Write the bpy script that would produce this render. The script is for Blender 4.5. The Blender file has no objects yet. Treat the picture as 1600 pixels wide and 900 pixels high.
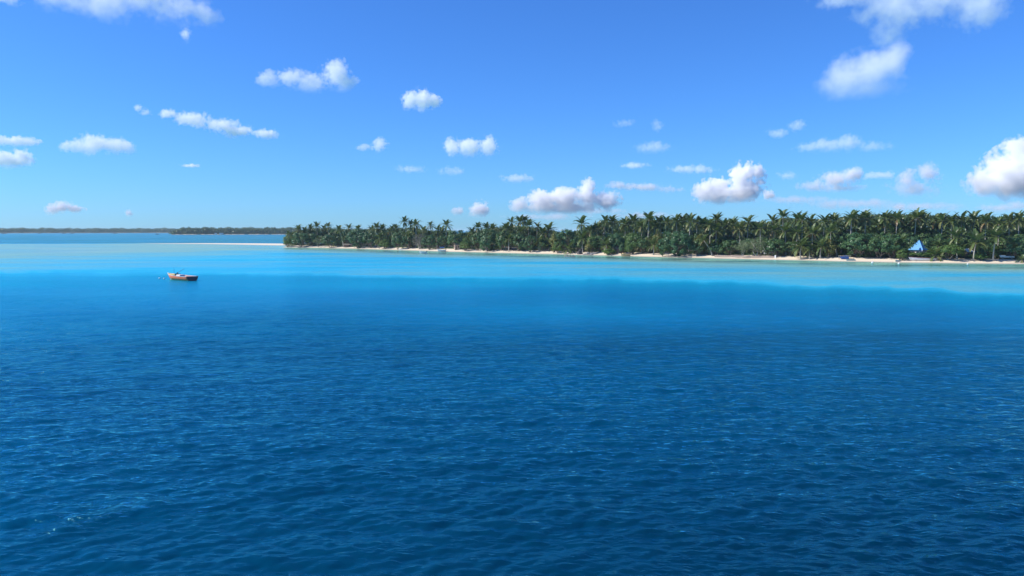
import bpy, bmesh, math, random
import numpy as np
from mathutils import Vector, Matrix, noise as mnoise

random.seed(7)
rng = np.random.default_rng(11)
S = bpy.context.scene
COL = S.collection
R = math.radians

# ------------------------------------------------------------------ camera, sky, sun, exposure
CAM_H = 12.0                       # deck height above the water
F = 800 / math.tan(R(34.0))        # focal length in photograph pixels (1600 wide)
PITCH = math.atan(90 / F)
cd = bpy.data.cameras.new('camera')
cam = bpy.data.objects.new('camera', cd)
COL.objects.link(cam)
cam.location = (0, 0, CAM_H)
cam.rotation_euler = (math.pi / 2 - PITCH, 0, 0)
cd.sensor_width = 36
cd.angle = R(68.0)
cd.clip_start = 0.5
cd.clip_end = 120000
S.camera = cam

SUN_EL, SUN_AZ = R(42), R(-93)     # azimuth from +Y towards +X
W = bpy.data.worlds.new('World')
S.world = W
W.use_nodes = True
wn, wl = W.node_tree.nodes, W.node_tree.links
wn.clear()
sky = wn.new('ShaderNodeTexSky')
sky.sky_type = 'NISHITA'
sky.sun_disc = False
sky.sun_elevation = SUN_EL
sky.sun_rotation = SUN_AZ
sky.altitude = 0
sky.air_density = 1.0
sky.dust_density = 0.15
sky.ozone_density = 6.0
hs = wn.new('ShaderNodeMix')         # the camera's cool white balance, the same over the whole sky
hs.data_type = 'RGBA'
hs.blend_type = 'MULTIPLY'
hs.inputs[0].default_value = 1.0
hs.inputs[7].default_value = (0.44, 0.86, 1.46, 1)
bg = wn.new('ShaderNodeBackground')
bg.inputs['Strength'].default_value = 0.10
wo = wn.new('ShaderNodeOutputWorld')
wl.new(sky.outputs[0], hs.inputs[6])
wl.new(hs.outputs[2], bg.inputs['Color'])
wl.new(bg.outputs[0], wo.inputs['Surface'])

sl = bpy.data.lights.new('sun', 'SUN')
sun = bpy.data.objects.new('sun', sl)
COL.objects.link(sun)
sl.energy = 5.0
sl.angle = R(0.53)
sl.color = (1.0, 0.95, 0.87)
sun_dir = Vector((math.sin(SUN_AZ) * math.cos(SUN_EL), math.cos(SUN_AZ) * math.cos(SUN_EL), math.sin(SUN_EL)))
sun.rotation_euler = sun_dir.to_track_quat('Z', 'Y').to_euler()
sun.location = (-60, 0, 80)

vs = S.view_settings
vs.view_transform = 'Standard'
vs.look = 'None'
vs.exposure = 0.3
vs.gamma = 1.0
vs.use_curve_mapping = False
S.render.engine = 'CYCLES'
cy = S.cycles
cy.use_denoising = True
try:
    cy.denoiser = 'OPENIMAGEDENOISE'
    cy.denoising_prefilter = 'ACCURATE'
except Exception:
    pass
cy.max_bounces = 24
cy.diffuse_bounces = 3
cy.glossy_bounces = 3
cy.transmission_bounces = 4
cy.transparent_max_bounces = 12
cy.volume_bounces = 20
cy.volume_step_rate = 0.22
cy.use_adaptive_sampling = True
cy.adaptive_threshold = 0.01
cy.sample_clamp_indirect = 6

# ------------------------------------------------------------------ helpers
def ray(px, py):
    """world direction through photograph pixel (1600 x 900)"""
    v = Vector(((px - 800) / F, 1.0, -(py - 450) / F))
    c, s = math.cos(PITCH), math.sin(PITCH)
    return Vector((v.x, v.y * c + v.z * s, -v.y * s + v.z * c)).normalized()

def at(px, py, z=0.0):
    """point of the level z that the photograph shows at this pixel"""
    d = ray(px, py)
    t = (z - CAM_H) / d.z
    return Vector((0, 0, CAM_H)) + d * t

def azim(px):
    d = ray(px, 360)
    return math.atan2(d.x, d.y)

def polar(az, r, z=0.0):
    return Vector((math.sin(az) * r, math.cos(az) * r, z))

def link(o, parent=None):
    COL.objects.link(o)
    if parent is not None:
        o.parent = parent
    return o

def tag(o, label=None, cat=None, group=None, kind=None):
    if label: o['label'] = label
    if cat: o['category'] = cat
    if group: o['group'] = group
    if kind: o['kind'] = kind
    return o

def empty(name, loc=(0, 0, 0), rotz=0.0):
    o = bpy.data.objects.new(name, None)
    o.location = loc
    o.rotation_euler = (0, 0, rotz)
    o.empty_display_size = 0.5
    return link(o)

def mesh_from(name, V, Fc, mat=None, smooth=False):
    me = bpy.data.meshes.new(name)
    me.from_pydata([tuple(v) for v in V], [], Fc)
    if mat is not None:
        for m in (mat if isinstance(mat, (list, tuple)) else [mat]):
            me.materials.append(m)
    if smooth:
        me.polygons.foreach_set('use_smooth', [True] * len(me.polygons))
    me.update()
    return me

def fast_mesh(name, V, Q, mat=None, smooth=False):
    """numpy arrays of vertices and quads / tris"""
    me = bpy.data.meshes.new(name)
    V = np.asarray(V, np.float32); Q = np.asarray(Q, np.int32)
    n, k = Q.shape
    me.vertices.add(len(V)); me.vertices.foreach_set('co', V.ravel())
    me.loops.add(n * k); me.loops.foreach_set('vertex_index', Q.ravel())
    me.polygons.add(n)
    me.polygons.foreach_set('loop_start', np.arange(0, n * k, k, dtype=np.int32))
    me.polygons.foreach_set('loop_total', np.full(n, k, np.int32))
    me.polygons.foreach_set('use_smooth', np.full(n, smooth))
    if mat is not None:
        me.materials.append(mat)
    me.update(calc_edges=True)
    return me

def attr(me, name, values):
    a = me.attributes.new(name, 'FLOAT', 'POINT')
    a.data.foreach_set('value', np.asarray(values, np.float32).ravel())

def obj(name, me, parent=None, loc=(0, 0, 0), rotz=0.0):
    o = bpy.data.objects.new(name, me)
    o.location = loc
    o.rotation_euler = (0, 0, rotz)
    return link(o, parent)

class NT:
    """small node-tree writer"""
    def __init__(self, name):
        self.m = bpy.data.materials.new(name)
        self.m.use_nodes = True
        self.n, self.l = self.m.node_tree.nodes, self.m.node_tree.links
        self.n.clear()
        self.out = self.n.new('ShaderNodeOutputMaterial')
    def node(self, kind, **kw):
        nd = self.n.new('ShaderNode' + kind)
        for k, v in kw.items():
            if k.startswith('_'):
                setattr(nd, k[1:], v)
            else:
                key = int(k[1:]) if k[0] == 'i' and k[1:].isdigit() else k.replace('__', ' ')
                if hasattr(v, 'is_linked'):
                    self.l.new(v, nd.inputs[key])
                else:
                    nd.inputs[key].default_value = v
        return nd
    def math(self, op, a, b=None, c=None, clamp=False):
        nd = self.n.new('ShaderNodeMath'); nd.operation = op; nd.use_clamp = clamp
        for i, v in enumerate((a, b, c)):
            if v is None: continue
            if hasattr(v, 'is_linked'): self.l.new(v, nd.inputs[i])
            else: nd.inputs[i].default_value = v
        return nd.outputs[0]
    def vmath(self, op, a, b=None):
        nd = self.n.new('ShaderNodeVectorMath'); nd.operation = op
        for i, v in enumerate((a, b)):
            if v is None: continue
            if hasattr(v, 'is_linked'): self.l.new(v, nd.inputs[i])
            else: nd.inputs[i].default_value = v
        return nd
    def ramp(self, fac, stops, interp='LINEAR'):
        nd = self.n.new('ShaderNodeValToRGB')
        cr = nd.color_ramp; cr.interpolation = interp
        while len(cr.elements) < len(stops): cr.elements.new(0.5)
        for e, (p, c) in zip(cr.elements, stops):
            e.position = p; e.color = (*c, 1)
        self.l.new(fac, nd.inputs[0])
        return nd.outputs[0]
    def mix(self, fac, a, b):
        nd = self.n.new('ShaderNodeMix'); nd.data_type = 'RGBA'
        for i, v in ((0, fac), (6, a), (7, b)):
            if hasattr(v, 'is_linked'): self.l.new(v, nd.inputs[i])
            else: nd.inputs[i].default_value = v if i == 0 else (*v, 1)
        return nd.outputs[2]
    def surf(self, sock): self.l.new(sock, self.out.inputs['Surface']); return self.m

def paint(name, rgb, rough=0.5, metal=0.0, wear=0.25, scale=6.0):
    """painted or bare surface with blotchy wear"""
    t = NT(name)
    tc = t.node('TexCoord')
    nz = t.node('TexNoise', Vector=tc.outputs['Object'], Scale=scale, Detail=5.0, Roughness=0.6)
    f = t.math('MULTIPLY', nz.outputs[0], wear)
    dark = tuple(c * 0.55 for c in rgb)
    col = t.mix(f, rgb, dark)
    b = t.node('BsdfPrincipled', Roughness=rough, Metallic=metal)
    t.l.new(col, b.inputs['Base Color'])
    return t.surf(b.outputs[0])

def tube(V, Fc, pts, radii, n=6, cap=True):
    """append a tapered tube along pts to lists"""
    base = len(V)
    pts = [Vector(p) for p in pts]
    for i, p in enumerate(pts):
        a = pts[max(i - 1, 0)]; b = pts[min(i + 1, len(pts) - 1)]
        d = (b - a).normalized()
        u = d.cross(Vector((0.13, 0.97, 0.2))).normalized()
        w = d.cross(u)
        for k in range(n):
            ang = 2 * math.pi * k / n
            V.append(p + (u * math.cos(ang) + w * math.sin(ang)) * radii[i])
    for i in range(len(pts) - 1):
        for k in range(n):
            a = base + i * n + k; b = base + i * n + (k + 1) % n
            Fc.append((a, b, b + n, a + n))
    if cap:
        Fc.append(tuple(base + (len(pts) - 1) * n + k for k in range(n)))
        Fc.append(tuple(base + n - 1 - k for k in range(n)))

def box(V, Fc, c, s, rotz=0.0):
    b = len(V)
    cz, sz = math.cos(rotz), math.sin(rotz)
    for dz in (-1, 1):
        for dx, dy in ((-1, -1), (1, -1), (1, 1), (-1, 1)):
            x, y = dx * s[0] / 2, dy * s[1] / 2
            V.append(Vector((c[0] + x * cz - y * sz, c[1] + x * sz + y * cz, c[2] + dz * s[2] / 2)))
    for f in ((3, 2, 1, 0), (4, 5, 6, 7), (0, 1, 5, 4), (1, 2, 6, 5), (2, 3, 7, 6), (3, 0, 4, 7)):
        Fc.append(tuple(b + i for i in f))

def interp(x, pts):
    xs = [p[0] for p in pts]; ys = [p[1] for p in pts]
    return np.interp(x, xs, ys)

# ------------------------------------------------------------------ the plan of the lagoon, in metres round the ship
# shoreline of the island as seen (pixel column, waterline row) and the edge of the drop-off
SHORE_PX = [(443, 386.5), (470, 386.8), (500, 387.2), (560, 388.8), (640, 391.2), (700, 393.2), (780, 395.2), (860, 397),
            (905, 398.3), (960, 399.5), (1040, 401.8), (1100, 403.2), (1200, 405.6), (1300, 408), (1400, 410), (1500, 411.3),
            (1600, 412.3), (1800, 414), (2100, 416)]
DROP_PX = [(-500, 424), (0, 425), (250, 425), (420, 426), (600, 431), (800, 434), (1000, 437), (1200, 442), (1400, 449), (1600, 458), (1900, 470)]
SHORE = [(azim(x), at(x, y).xy.length) for x, y in SHORE_PX]
DROP = [(azim(x), at(x, y).xy.length) for x, y in DROP_PX]

def shore_r(px):
    return float(interp(azim(px), SHORE))

def ground(px, inland):
    """point of the island floor seen at column px, so far behind the waterline"""
    p = polar(azim(px), shore_r(px) + inland)
    p.z = float(land_height(np.array([p.x]), np.array([p.y]))[0])
    return p

# outline of the island on the plan
front = [polar(a, r).xy for a, r in SHORE]
tip = front[0]
back = [Vector((tip.x - 6, tip.y + 14)), Vector((tip.x - 2, tip.y + 60)), Vector((tip.x + 30, tip.y + 110)), Vector((tip.x + 120, tip.y + 130)),
        Vector((60, 640)), Vector((250, 560)), Vector((480, 480)), Vector((700, 330))]
OUTLINE = np.array([tuple(p) for p in front] + [tuple(p) for p in reversed(back)])

def island_sdf(x, y):
    """signed distance to the island's outline, positive on land"""
    x = np.asarray(x, float); y = np.asarray(y, float)
    best = np.full(x.shape, 1e18); inside = np.zeros(x.shape, bool)
    n = len(OUTLINE)
    for i in range(n):
        ax, ay = OUTLINE[i]; bx, by = OUTLINE[(i + 1) % n]
        ex, ey = bx - ax, by - ay
        t = np.clip(((x - ax) * ex + (y - ay) * ey) / (ex * ex + ey * ey), 0, 1)
        best = np.minimum(best, (x - ax - t * ex) ** 2 + (y - ay - t * ey) ** 2)
        cr = ((ay > y) != (by > y)) & (x < (bx - ax) * (y - ay) / (by - ay + 1e-12) + ax)
        inside ^= cr
    d = np.sqrt(best)
    return np.where(inside, d, -d)

def vnoise(x, y, scale, seed=0):
    """cheap smooth value noise for numpy arrays, 0..1"""
    g = np.random.default_rng(900 + seed).random((128, 128))
    u = np.asarray(x) / scale + 31.7; v = np.asarray(y) / scale + 17.3
    i = np.floor(u).astype(int); j = np.floor(v).astype(int)
    a = u - i; b = v - j
    a = a * a * (3 - 2 * a); b = b * b * (3 - 2 * b)
    i0, i1, j0, j1 = i % 128, (i + 1) % 128, j % 128, (j + 1) % 128
    return (g[i0, j0] * (1 - a) + g[i1, j0] * a) * (1 - b) + (g[i0, j1] * (1 - a) + g[i1, j1] * a) * b

def land_height(x, y):
    d = island_sdf(x, y)
    d = d + (vnoise(x, y, 9, 1) - 0.5) * 2.6
    h = np.interp(d, [-40, -6, 0, 4, 9, 16, 40, 120], [-2.5, -0.7, 0.0, 0.45, 1.25, 1.75, 2.1, 2.4])
    return h + (vnoise(x, y, 3.5, 2) - 0.5) * 0.22 * (d > 3)

# sandbar that runs from behind the island's tip to the left
BAR = [at(x, y) for x, y in ((470, 382.4), (440, 382.2), (380, 381.4), (300, 380.6), (225, 380.2))]
def bar_height(x, y):
    x = np.asarray(x, float)
    px_ = [p.x for p in BAR][::-1]; py_ = [p.y for p in BAR][::-1]
    yc = np.interp(x, px_, py_) + (vnoise(x, x * 0, 40, 5) - 0.5) * 10
    half = np.interp(x, [px_[0] - 90, px_[0], px_[-1]], [2.0, 16.0, 34.0])
    top = np.interp(x, [px_[0] - 120, px_[0], px_[0] + 60, px_[-1]], [-0.5, 0.05, 0.45, 0.95])
    return top - (np.abs(np.asarray(y) - yc) / half) ** 1.7 * 1.1

# ------------------------------------------------------------------ water
def water_material():
    t = NT('sea_water')
    dep = t.node('Attribute', _attribute_name='depth').outputs['Fac']
    reef = t.node('Attribute', _attribute_name='reef').outputs['Fac']
    gust = t.node('Attribute', _attribute_name='gust').outputs['Fac']
    geo = t.node('NewGeometry')
    pos = geo.outputs['Position']
    # ragged edges of the depth bands
    rag = t.node('TexNoise', Vector=t.vmath('MULTIPLY', pos, (0.02, 0.05, 0)).outputs[0], Scale=1.0, Detail=5.0, Roughness=0.65).outputs[0]
    d2 = t.math('ADD', dep, t.math('MULTIPLY', t.math('SUBTRACT', rag, 0.5), 0.16))
    col = t.ramp(d2, WATER_STOPS)
    pat = t.node('TexNoise', Vector=t.vmath('MULTIPLY', pos, (0.035, 0.07, 0)).outputs[0], Scale=1.0, Detail=4.0, Roughness=0.6).outputs[0]
    patf = t.math('MULTIPLY', t.math('SUBTRACT', pat, 0.40, clamp=True), 7.0, clamp=True)
    col = t.mix(t.math('MULTIPLY', patf, reef), col, (0.020, 0.085, 0.10))
    teal = t.node('Attribute', _attribute_name='teal').outputs['Fac']
    col = t.mix(teal, col, (0.05, 0.15, 0.10))
    # ripples finer than the modelled waves
    def ripple(sx, sy, rot, det, seed):
        mp = t.node('Mapping', Vector=pos, Rotation=(0, 0, rot), Scale=(sx, sy, 1), Location=(seed, seed * 0.7, 0))
        return t.node('TexNoise', Vector=mp.outputs[0], Scale=1.0, Detail=det, Roughness=0.55).outputs[0]
    h = t.math('MULTIPLY', ripple(0.25, 0.6, 0.12, 2.0, 3.0), 0.16)
    h = t.math('ADD', h, t.math('MULTIPLY', ripple(0.8, 1.8, -0.2, 3.0, 9.0), 0.11))
    h = t.math('ADD', h, t.math('MULTIPLY', ripple(2.4, 5.0, 0.3, 3.0, 5.0), 0.030))
    fine = t.node('Attribute', _attribute_name='fine').outputs['Fac']
    h = t.math('ADD', h, t.math('MULTIPLY', ripple(6.0, 11.0, -0.4, 2.0, 1.0), 0.010))
    h = t.math('MULTIPLY', h, t.math('MULTIPLY_ADD', gust, 0.7, 0.5))
    h = t.math('MULTIPLY', h, fine)
    bm = t.node('Bump', Height=h, Strength=1.0, Distance=1.0)
    rgh = t.math('MULTIPLY_ADD', t.math('SUBTRACT', fine, 1.1), 0.05, 0.045)      # ripples too small to model
    body = t.node('BsdfDiffuse', Color=col)                  # light scattered back out of the water
    top = t.node('BsdfGlossy', Roughness=rgh, Color=(0.28, 0.90, 1.0, 1))
    fr = t.node('Fresnel', IOR=1.333)
    gentle = t.vmath('ADD', t.vmath('MULTIPLY', bm.outputs[0], (0.8, 0.8, 0.8)).outputs[0], t.vmath('MULTIPLY', geo.outputs['Normal'], (0.2, 0.2, 0.2)).outputs[0])
    t.l.new(bm.outputs[0], top.inputs['Normal'])
    t.l.new(t.vmath('NORMALIZE', gentle.outputs[0]).outputs[0], fr.inputs['Normal'])
    # steep facets hide one another: rough water never mirrors fully
    shine = t.math('MINIMUM', fr.outputs[0], t.math('SUBTRACT', 0.80, t.math('MULTIPLY', fine, 0.065)))
    b = t.n.new('ShaderNodeMixShader')
    t.l.new(shine, b.inputs[0]); t.l.new(body.outputs[0], b.inputs[1]); t.l.new(top.outputs[0], b.inputs[2])
    return t.surf(b.outputs[0])

WATER_STOPS = [(0.0, (0.44, 0.46, 0.32)), (0.06, (0.36, 0.46, 0.30)), (0.16, (0.25, 0.42, 0.29)), (0.27, (0.030, 0.42, 0.60)),
               (0.38, (0.0008, 0.26, 0.40)), (0.50, (0.0002, 0.185, 0.325)), (0.63, (0.0001, 0.122, 0.25)), (0.80, (0.0001, 0.045, 0.096)), (0.97, (0.0001, 0.023, 0.050))]

def build_water():
    h = CAM_H
    tot = 0.0
    th = np.concatenate([np.linspace(R(33), R(3.0), 640), np.linspace(R(2.95), R(0.065), 190)])
    rr = h / np.tan(th)
    rr = np.concatenate([[3.0, 9.0], rr, [14000.0]])
    dense = np.linspace(R(-43), R(43), 1000)
    rest = np.linspace(R(43), R(317), 72)[1:-1]
    az = np.concatenate([dense, rest])
    na, nr = len(az), len(rr)
    A, RR = np.meshgrid(az, rr)
    X = np.sin(A) * RR; Y = np.cos(A) * RR
    dr = np.gradient(rr)
    dist = -island_sdf(X, Y)                     # distance off the island
    gust = 0.55 * vnoise(X + 0.5 * Y, Y, 95, 11) + 0.3 * vnoise(X, Y * 1.7, 33, 12) + 0.15 * vnoise(X, Y * 2, 14, 13)
    gust = np.clip((gust - 0.28) / 0.44, 0, 1)
    # waves
    nw = 150
    lam = np.exp(np.linspace(math.log(9.0), math.log(0.36), nw)) * (1 + 0.06 * rng.standard_normal(nw))
    k = 2 * np.pi / lam
    ang = R(104) + R(36) * rng.standard_normal(nw)
    ph = rng.random(nw) * 2 * np.pi
    slope = 0.0190 * np.interp(np.log(lam), [math.log(.36), math.log(1.0), math.log(3), math.log(9)], [1.15, 1.15, 0.55, 0.2])
    amp = slope / k
    res = np.zeros(nr)
    Z = np.zeros_like(X); DX = np.zeros_like(X); DY = np.zeros_like(X)
    Xs, Ys = X[:, :1000], Y[:, :1000]
    for i in range(nw):
        wgt = np.clip(lam[i] / (2.2 * dr) - 0.6, 0, 1)
        res += wgt * slope[i] ** 2; tot += slope[i] ** 2
        rows = np.nonzero(wgt > 0.01)[0]
        if len(rows) == 0: continue
        a, b = rows[0], rows[-1] + 1
        cx, sx = math.cos(ang[i]), math.sin(ang[i])
        p = (Xs[a:b] * cx + Ys[a:b] * sx) * k[i] + ph[i]
        g = (wgt[a:b, None] * amp[i])
        Z[a:b, :1000] += g * np.sin(p)
        q = g * np.cos(p) * 0.6
        DX[a:b, :1000] += q * cx; DY[a:b, :1000] += q * sx
    calm = np.clip(dist / 60, 0.15, 1) * (0.50 + 0.75 * gust) * np.interp(X / (Y + 1), [-0.75, -0.2, 0.2, 0.7], [1.22, 1.0, 0.95, 1.08])
    fine = np.repeat((1.1 + 2.6 * np.sqrt(1 - res / tot))[:, None], na, 1)
    fine = fine * np.clip(dist / 50, 0.4, 1)
    for gx, gy, gr, ga in ((150, 815, 2.0, 1.5), (320, 805, 1.0, 1.0)):      # cat's paws of steep ripples
        c = at(gx, gy)
        fine = fine * (1 + ga * np.exp(-((X - c.x) ** 2 + (Y - c.y) ** 2) / gr ** 2))
    edge = np.clip((R(43) - np.abs(((A + np.pi) % (2 * np.pi)) - np.pi)) / R(1.5), 0, 1)
    Z *= calm * edge; DX *= calm * edge; DY *= calm * edge
    # depth of the bottom, 0 = wet sand, 1 = the deep passage
    rb = np.interp(((A + np.pi) % (2 * np.pi)) - np.pi, [a for a, _ in DROP], [r for _, r in DROP])
    rb = rb * (1 + 0.05 * (vnoise(A * 30, A * 0, 1.0, 21) - 0.5) + 0.04 * (vnoise(A * 90, A * 0, 1.0, 26) - 0.5))
    t = (rb - RR) / rb
    deep = np.interp(t, [-0.04, 0.0, 0.03, 0.10, 0.25, 0.50, 0.75], [0.0, 0.02, 0.09, 0.19, 0.30, 0.43, 0.63])
    deep = deep * np.interp(X, [-120, 40, 90, 160], [0.62, 1.0, 1.0, 0.86])  # shallower left: softer drop-off, and sky brightness painted into the water colour
    deep = deep * (1 + 0.5 * (vnoise(X, Y * 1.5, 45, 25) - 0.5))
    sh = np.interp(dist, [0, 6, 25, 80, 200], [0.0, 0.05, 0.15, 0.24, 0.27])
    dn = 0.06 * (vnoise(X, Y * 2.5, 60, 22) - 0.5)
    depth = np.clip(sh + dn * (dist > 12), 0, 1) + deep
    # lagoon behind the bar, and the shallow flat left of the island
    ybar = 12 * F / 20.0
    left = np.clip((-120 - X) / 120, 0, 1)
    far = np.clip((Y - 690) / 60, 0, 1)
    lag = 0.36 + 0.08 * (vnoise(X, Y * 5, 420, 23) - 0.5)
    flat = 0.10 + 0.08 * vnoise(X, Y * 3, 120, 24)
    lw = left * (1 - np.clip((t + 0.05) / 0.12, 0, 1))
    depth = depth * (1 - lw) + (flat + deep) * lw
    bw = np.clip((bar_height(X, Y) + 1.3) / 1.3, 0, 1) * (Y > 500) * (X < -60)
    lagw = np.clip((Y - 668) / 40, 0, 1)
    depth = depth * (1 - lagw) + lag * lagw
    depth = depth * (1 - bw) + 0.04 * bw
    depth = np.where(RR > 3300, np.minimum(depth, np.interp(RR, [3300, 3700], [0.5, 0.26])), depth)
    reef = np.clip(1 - np.abs(dist - 22) / 26, 0, 1) * (dist > 2) * 0.9
    reef *= np.clip((X + 160) / 120, 0, 1)
    V = np.stack([X - DX, Y - DY, Z], -1).reshape(-1, 3)
    ii = np.arange(nr - 1)[:, None] * na; jj = np.arange(na)[None, :]; j2 = (jj + 1) % na
    Q = np.stack([ii + jj, ii + j2, ii + na + j2, ii + na + jj], -1).reshape(-1, 4)
    V = np.concatenate([V, [[0, 0, 0]]])
    me = fast_mesh('water', V, Q, water_material(), True)
    c = len(V) - 1
    for nm, arr, cv in (('depth', depth, 1.0), ('teal', lagw * (1 - bw) * 0.85, 0.0), ('reef', reef, 0.0), ('gust', gust, 0.5), ('fine', fine, 1.1)):
        attr(me, nm, np.concatenate([arr.ravel(), [cv]]))
    o = obj('water', me)
    tag(o, 'blue lagoon water, deep indigo near and pale turquoise over the shallows', kind='structure')
    return o

build_water()
# ------------------------------------------------------------------ land
def sand_material():
    t = NT('coral_sand')
    geo = t.node('NewGeometry')
    pos = geo.outputs['Position']
    z = t.node('SeparateXYZ', Vector=pos).outputs['Z']
    n1 = t.node('TexNoise', Vector=pos, Scale=0.35, Detail=6.0, Roughness=0.65).outputs[0]
    n2 = t.node('TexNoise', Vector=pos, Scale=3.0, Detail=4.0).outputs[0]
    col = t.ramp(n2, [(0.3, (0.64, 0.52, 0.37)), (0.7, (0.77, 0.66, 0.50))])
    wet = t.math('SUBTRACT', 1.0, t.math('DIVIDE', t.math('ADD', z, t.math('MULTIPLY', n1, -0.15)), 0.22, clamp=True), clamp=True)
    col = t.mix(t.math('MULTIPLY', wet, 0.6), col, (0.30, 0.25, 0.19))
    # fallen leaves and soil under the trees
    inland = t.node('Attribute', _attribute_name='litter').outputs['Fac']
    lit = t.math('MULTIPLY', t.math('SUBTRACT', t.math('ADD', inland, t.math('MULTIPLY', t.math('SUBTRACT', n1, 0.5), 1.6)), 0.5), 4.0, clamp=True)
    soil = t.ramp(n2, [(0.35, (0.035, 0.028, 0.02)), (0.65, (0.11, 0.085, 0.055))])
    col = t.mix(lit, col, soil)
    bp = t.node('Bump', Height=n2, Strength=0.5, Distance=0.12)
    b = t.node('BsdfPrincipled', Roughness=0.9)
    t.l.new(col, b.inputs['Base Color']); t.l.new(bp.outputs[0], b.inputs['Normal'])
    return t.surf(b.outputs[0])
M_SAND = sand_material()

def grid_land(name, x0, x1, y0, y1, step, hfun, litter=None, keep=-1.6):
    xs = np.arange(x0, x1 + step, step); ys = np.arange(y0, y1 + step, step)
    X, Y = np.meshgrid(xs, ys)
    Z = hfun(X.ravel(), Y.ravel()).reshape(X.shape)
    n = len(xs)
    ii, jj = np.meshgrid(np.arange(len(ys) - 1), np.arange(n - 1), indexing='ij')
    a = ii * n + jj
    Q = np.stack([a, a + 1, a + n + 1, a + n], -1).reshape(-1, 4)
    zq = Z.ravel()[Q].max(1)
    Q = Q[zq > keep]
    used, inv = np.unique(Q, return_inverse=True)
    V = np.stack([X.ravel(), Y.ravel(), Z.ravel()], -1)[used]
    me = fast_mesh(name, V, inv.reshape(-1, 4), M_SAND, True)
    attr(me, 'litter', litter(V[:, 0], V[:, 1]) if litter is not None else np.zeros(len(V)))
    return obj(name, me)

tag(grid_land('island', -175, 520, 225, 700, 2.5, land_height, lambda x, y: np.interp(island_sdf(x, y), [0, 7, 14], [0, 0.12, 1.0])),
    'low coral island with a pale sand beach under dense palms', kind='structure')
tag(grid_land('sandbar', -430, -100, 600, 760, 3.0, bar_height, None, keep=-0.5),
    'thin white sandbar running left from the island tip', kind='structure')

# ------------------------------------------------------------------ leaves
def leaf_material(name, ramp, rough=0.42, trans=0.3, vary=0.35):
    """green, older leaves yellower (attribute 'age'), every plant a little different"""
    t = NT(name)
    age = t.node('Attribute', _attribute_name='age').outputs['Fac']
    rnd = t.node('ObjectInfo').outputs['Random']
    f = t.math('ADD', age, t.math('MULTIPLY', t.math('SUBTRACT', rnd, 0.5), vary), clamp=True)
    col = t.ramp(f, ramp)
    b = t.node('BsdfPrincipled', Roughness=rough, IOR=1.4)
    t.l.new(col, b.inputs['Base Color'])
    tr = t.node('BsdfTranslucent')
    t.l.new(t.mix(0.5, col, (0.16, 0.20, 0.02)), tr.inputs['Color'])
    mx = t.n.new('ShaderNodeMixShader'); mx.inputs[0].default_value = trans
    t.l.new(b.outputs[0], mx.inputs[1]); t.l.new(tr.outputs[0], mx.inputs[2])
    return t.surf(mx.outputs[0])

M_FROND = leaf_material('palm_frond_green', [(0.0, (0.055, 0.10, 0.026)), (0.35, (0.12, 0.165, 0.05)), (0.65, (0.22, 0.21, 0.08)), (1.0, (0.24, 0.16, 0.08))], 0.33, 0.25)
M_LEAF = leaf_material('broad_leaf_green', [(0.0, (0.032, 0.088, 0.04)), (0.4, (0.06, 0.135, 0.05)), (0.75, (0.12, 0.19, 0.06)), (1.0, (0.18, 0.19, 0.07))], 0.36, 0.2)
M_LIME = leaf_material('lime_leaf_green', [(0.0, (0.055, 0.13, 0.03)), (0.5, (0.10, 0.18, 0.04)), (1.0, (0.20, 0.22, 0.05))], 0.42, 0.3)
M_YELLOW = leaf_material('yellowing_leaf', [(0.0, (0.11, 0.15, 0.03)), (0.5, (0.20, 0.20, 0.05)), (1.0, (0.28, 0.20, 0.06))], 0.45, 0.3)
M_GREY = leaf_material('grey_green_leaf', [(0.0, (0.10, 0.14, 0.07)), (0.5, (0.15, 0.19, 0.09)), (1.0, (0.22, 0.23, 0.11))], 0.55, 0.25)
M_TWIG = leaf_material('bare_grey_twig', [(0.0, (0.09, 0.085, 0.07)), (0.5, (0.13, 0.12, 0.10)), (1.0, (0.17, 0.15, 0.11))], 0.8, 0.05)
M_BARK = paint('grey_palm_bark', (0.40, 0.37, 0.32), 0.85, 0, 0.6, 2.5)
M_WOOD = paint('brown_tree_bark', (0.17, 0.13, 0.10), 0.9, 0, 0.7, 2.5)
M_PALE = paint('pale_tree_bark', (0.36, 0.33, 0.28), 0.85, 0, 0.5, 2.5)
M_NUT = paint('coconut_husk', (0.22, 0.20, 0.05), 0.6, 0, 0.6, 4)

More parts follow.
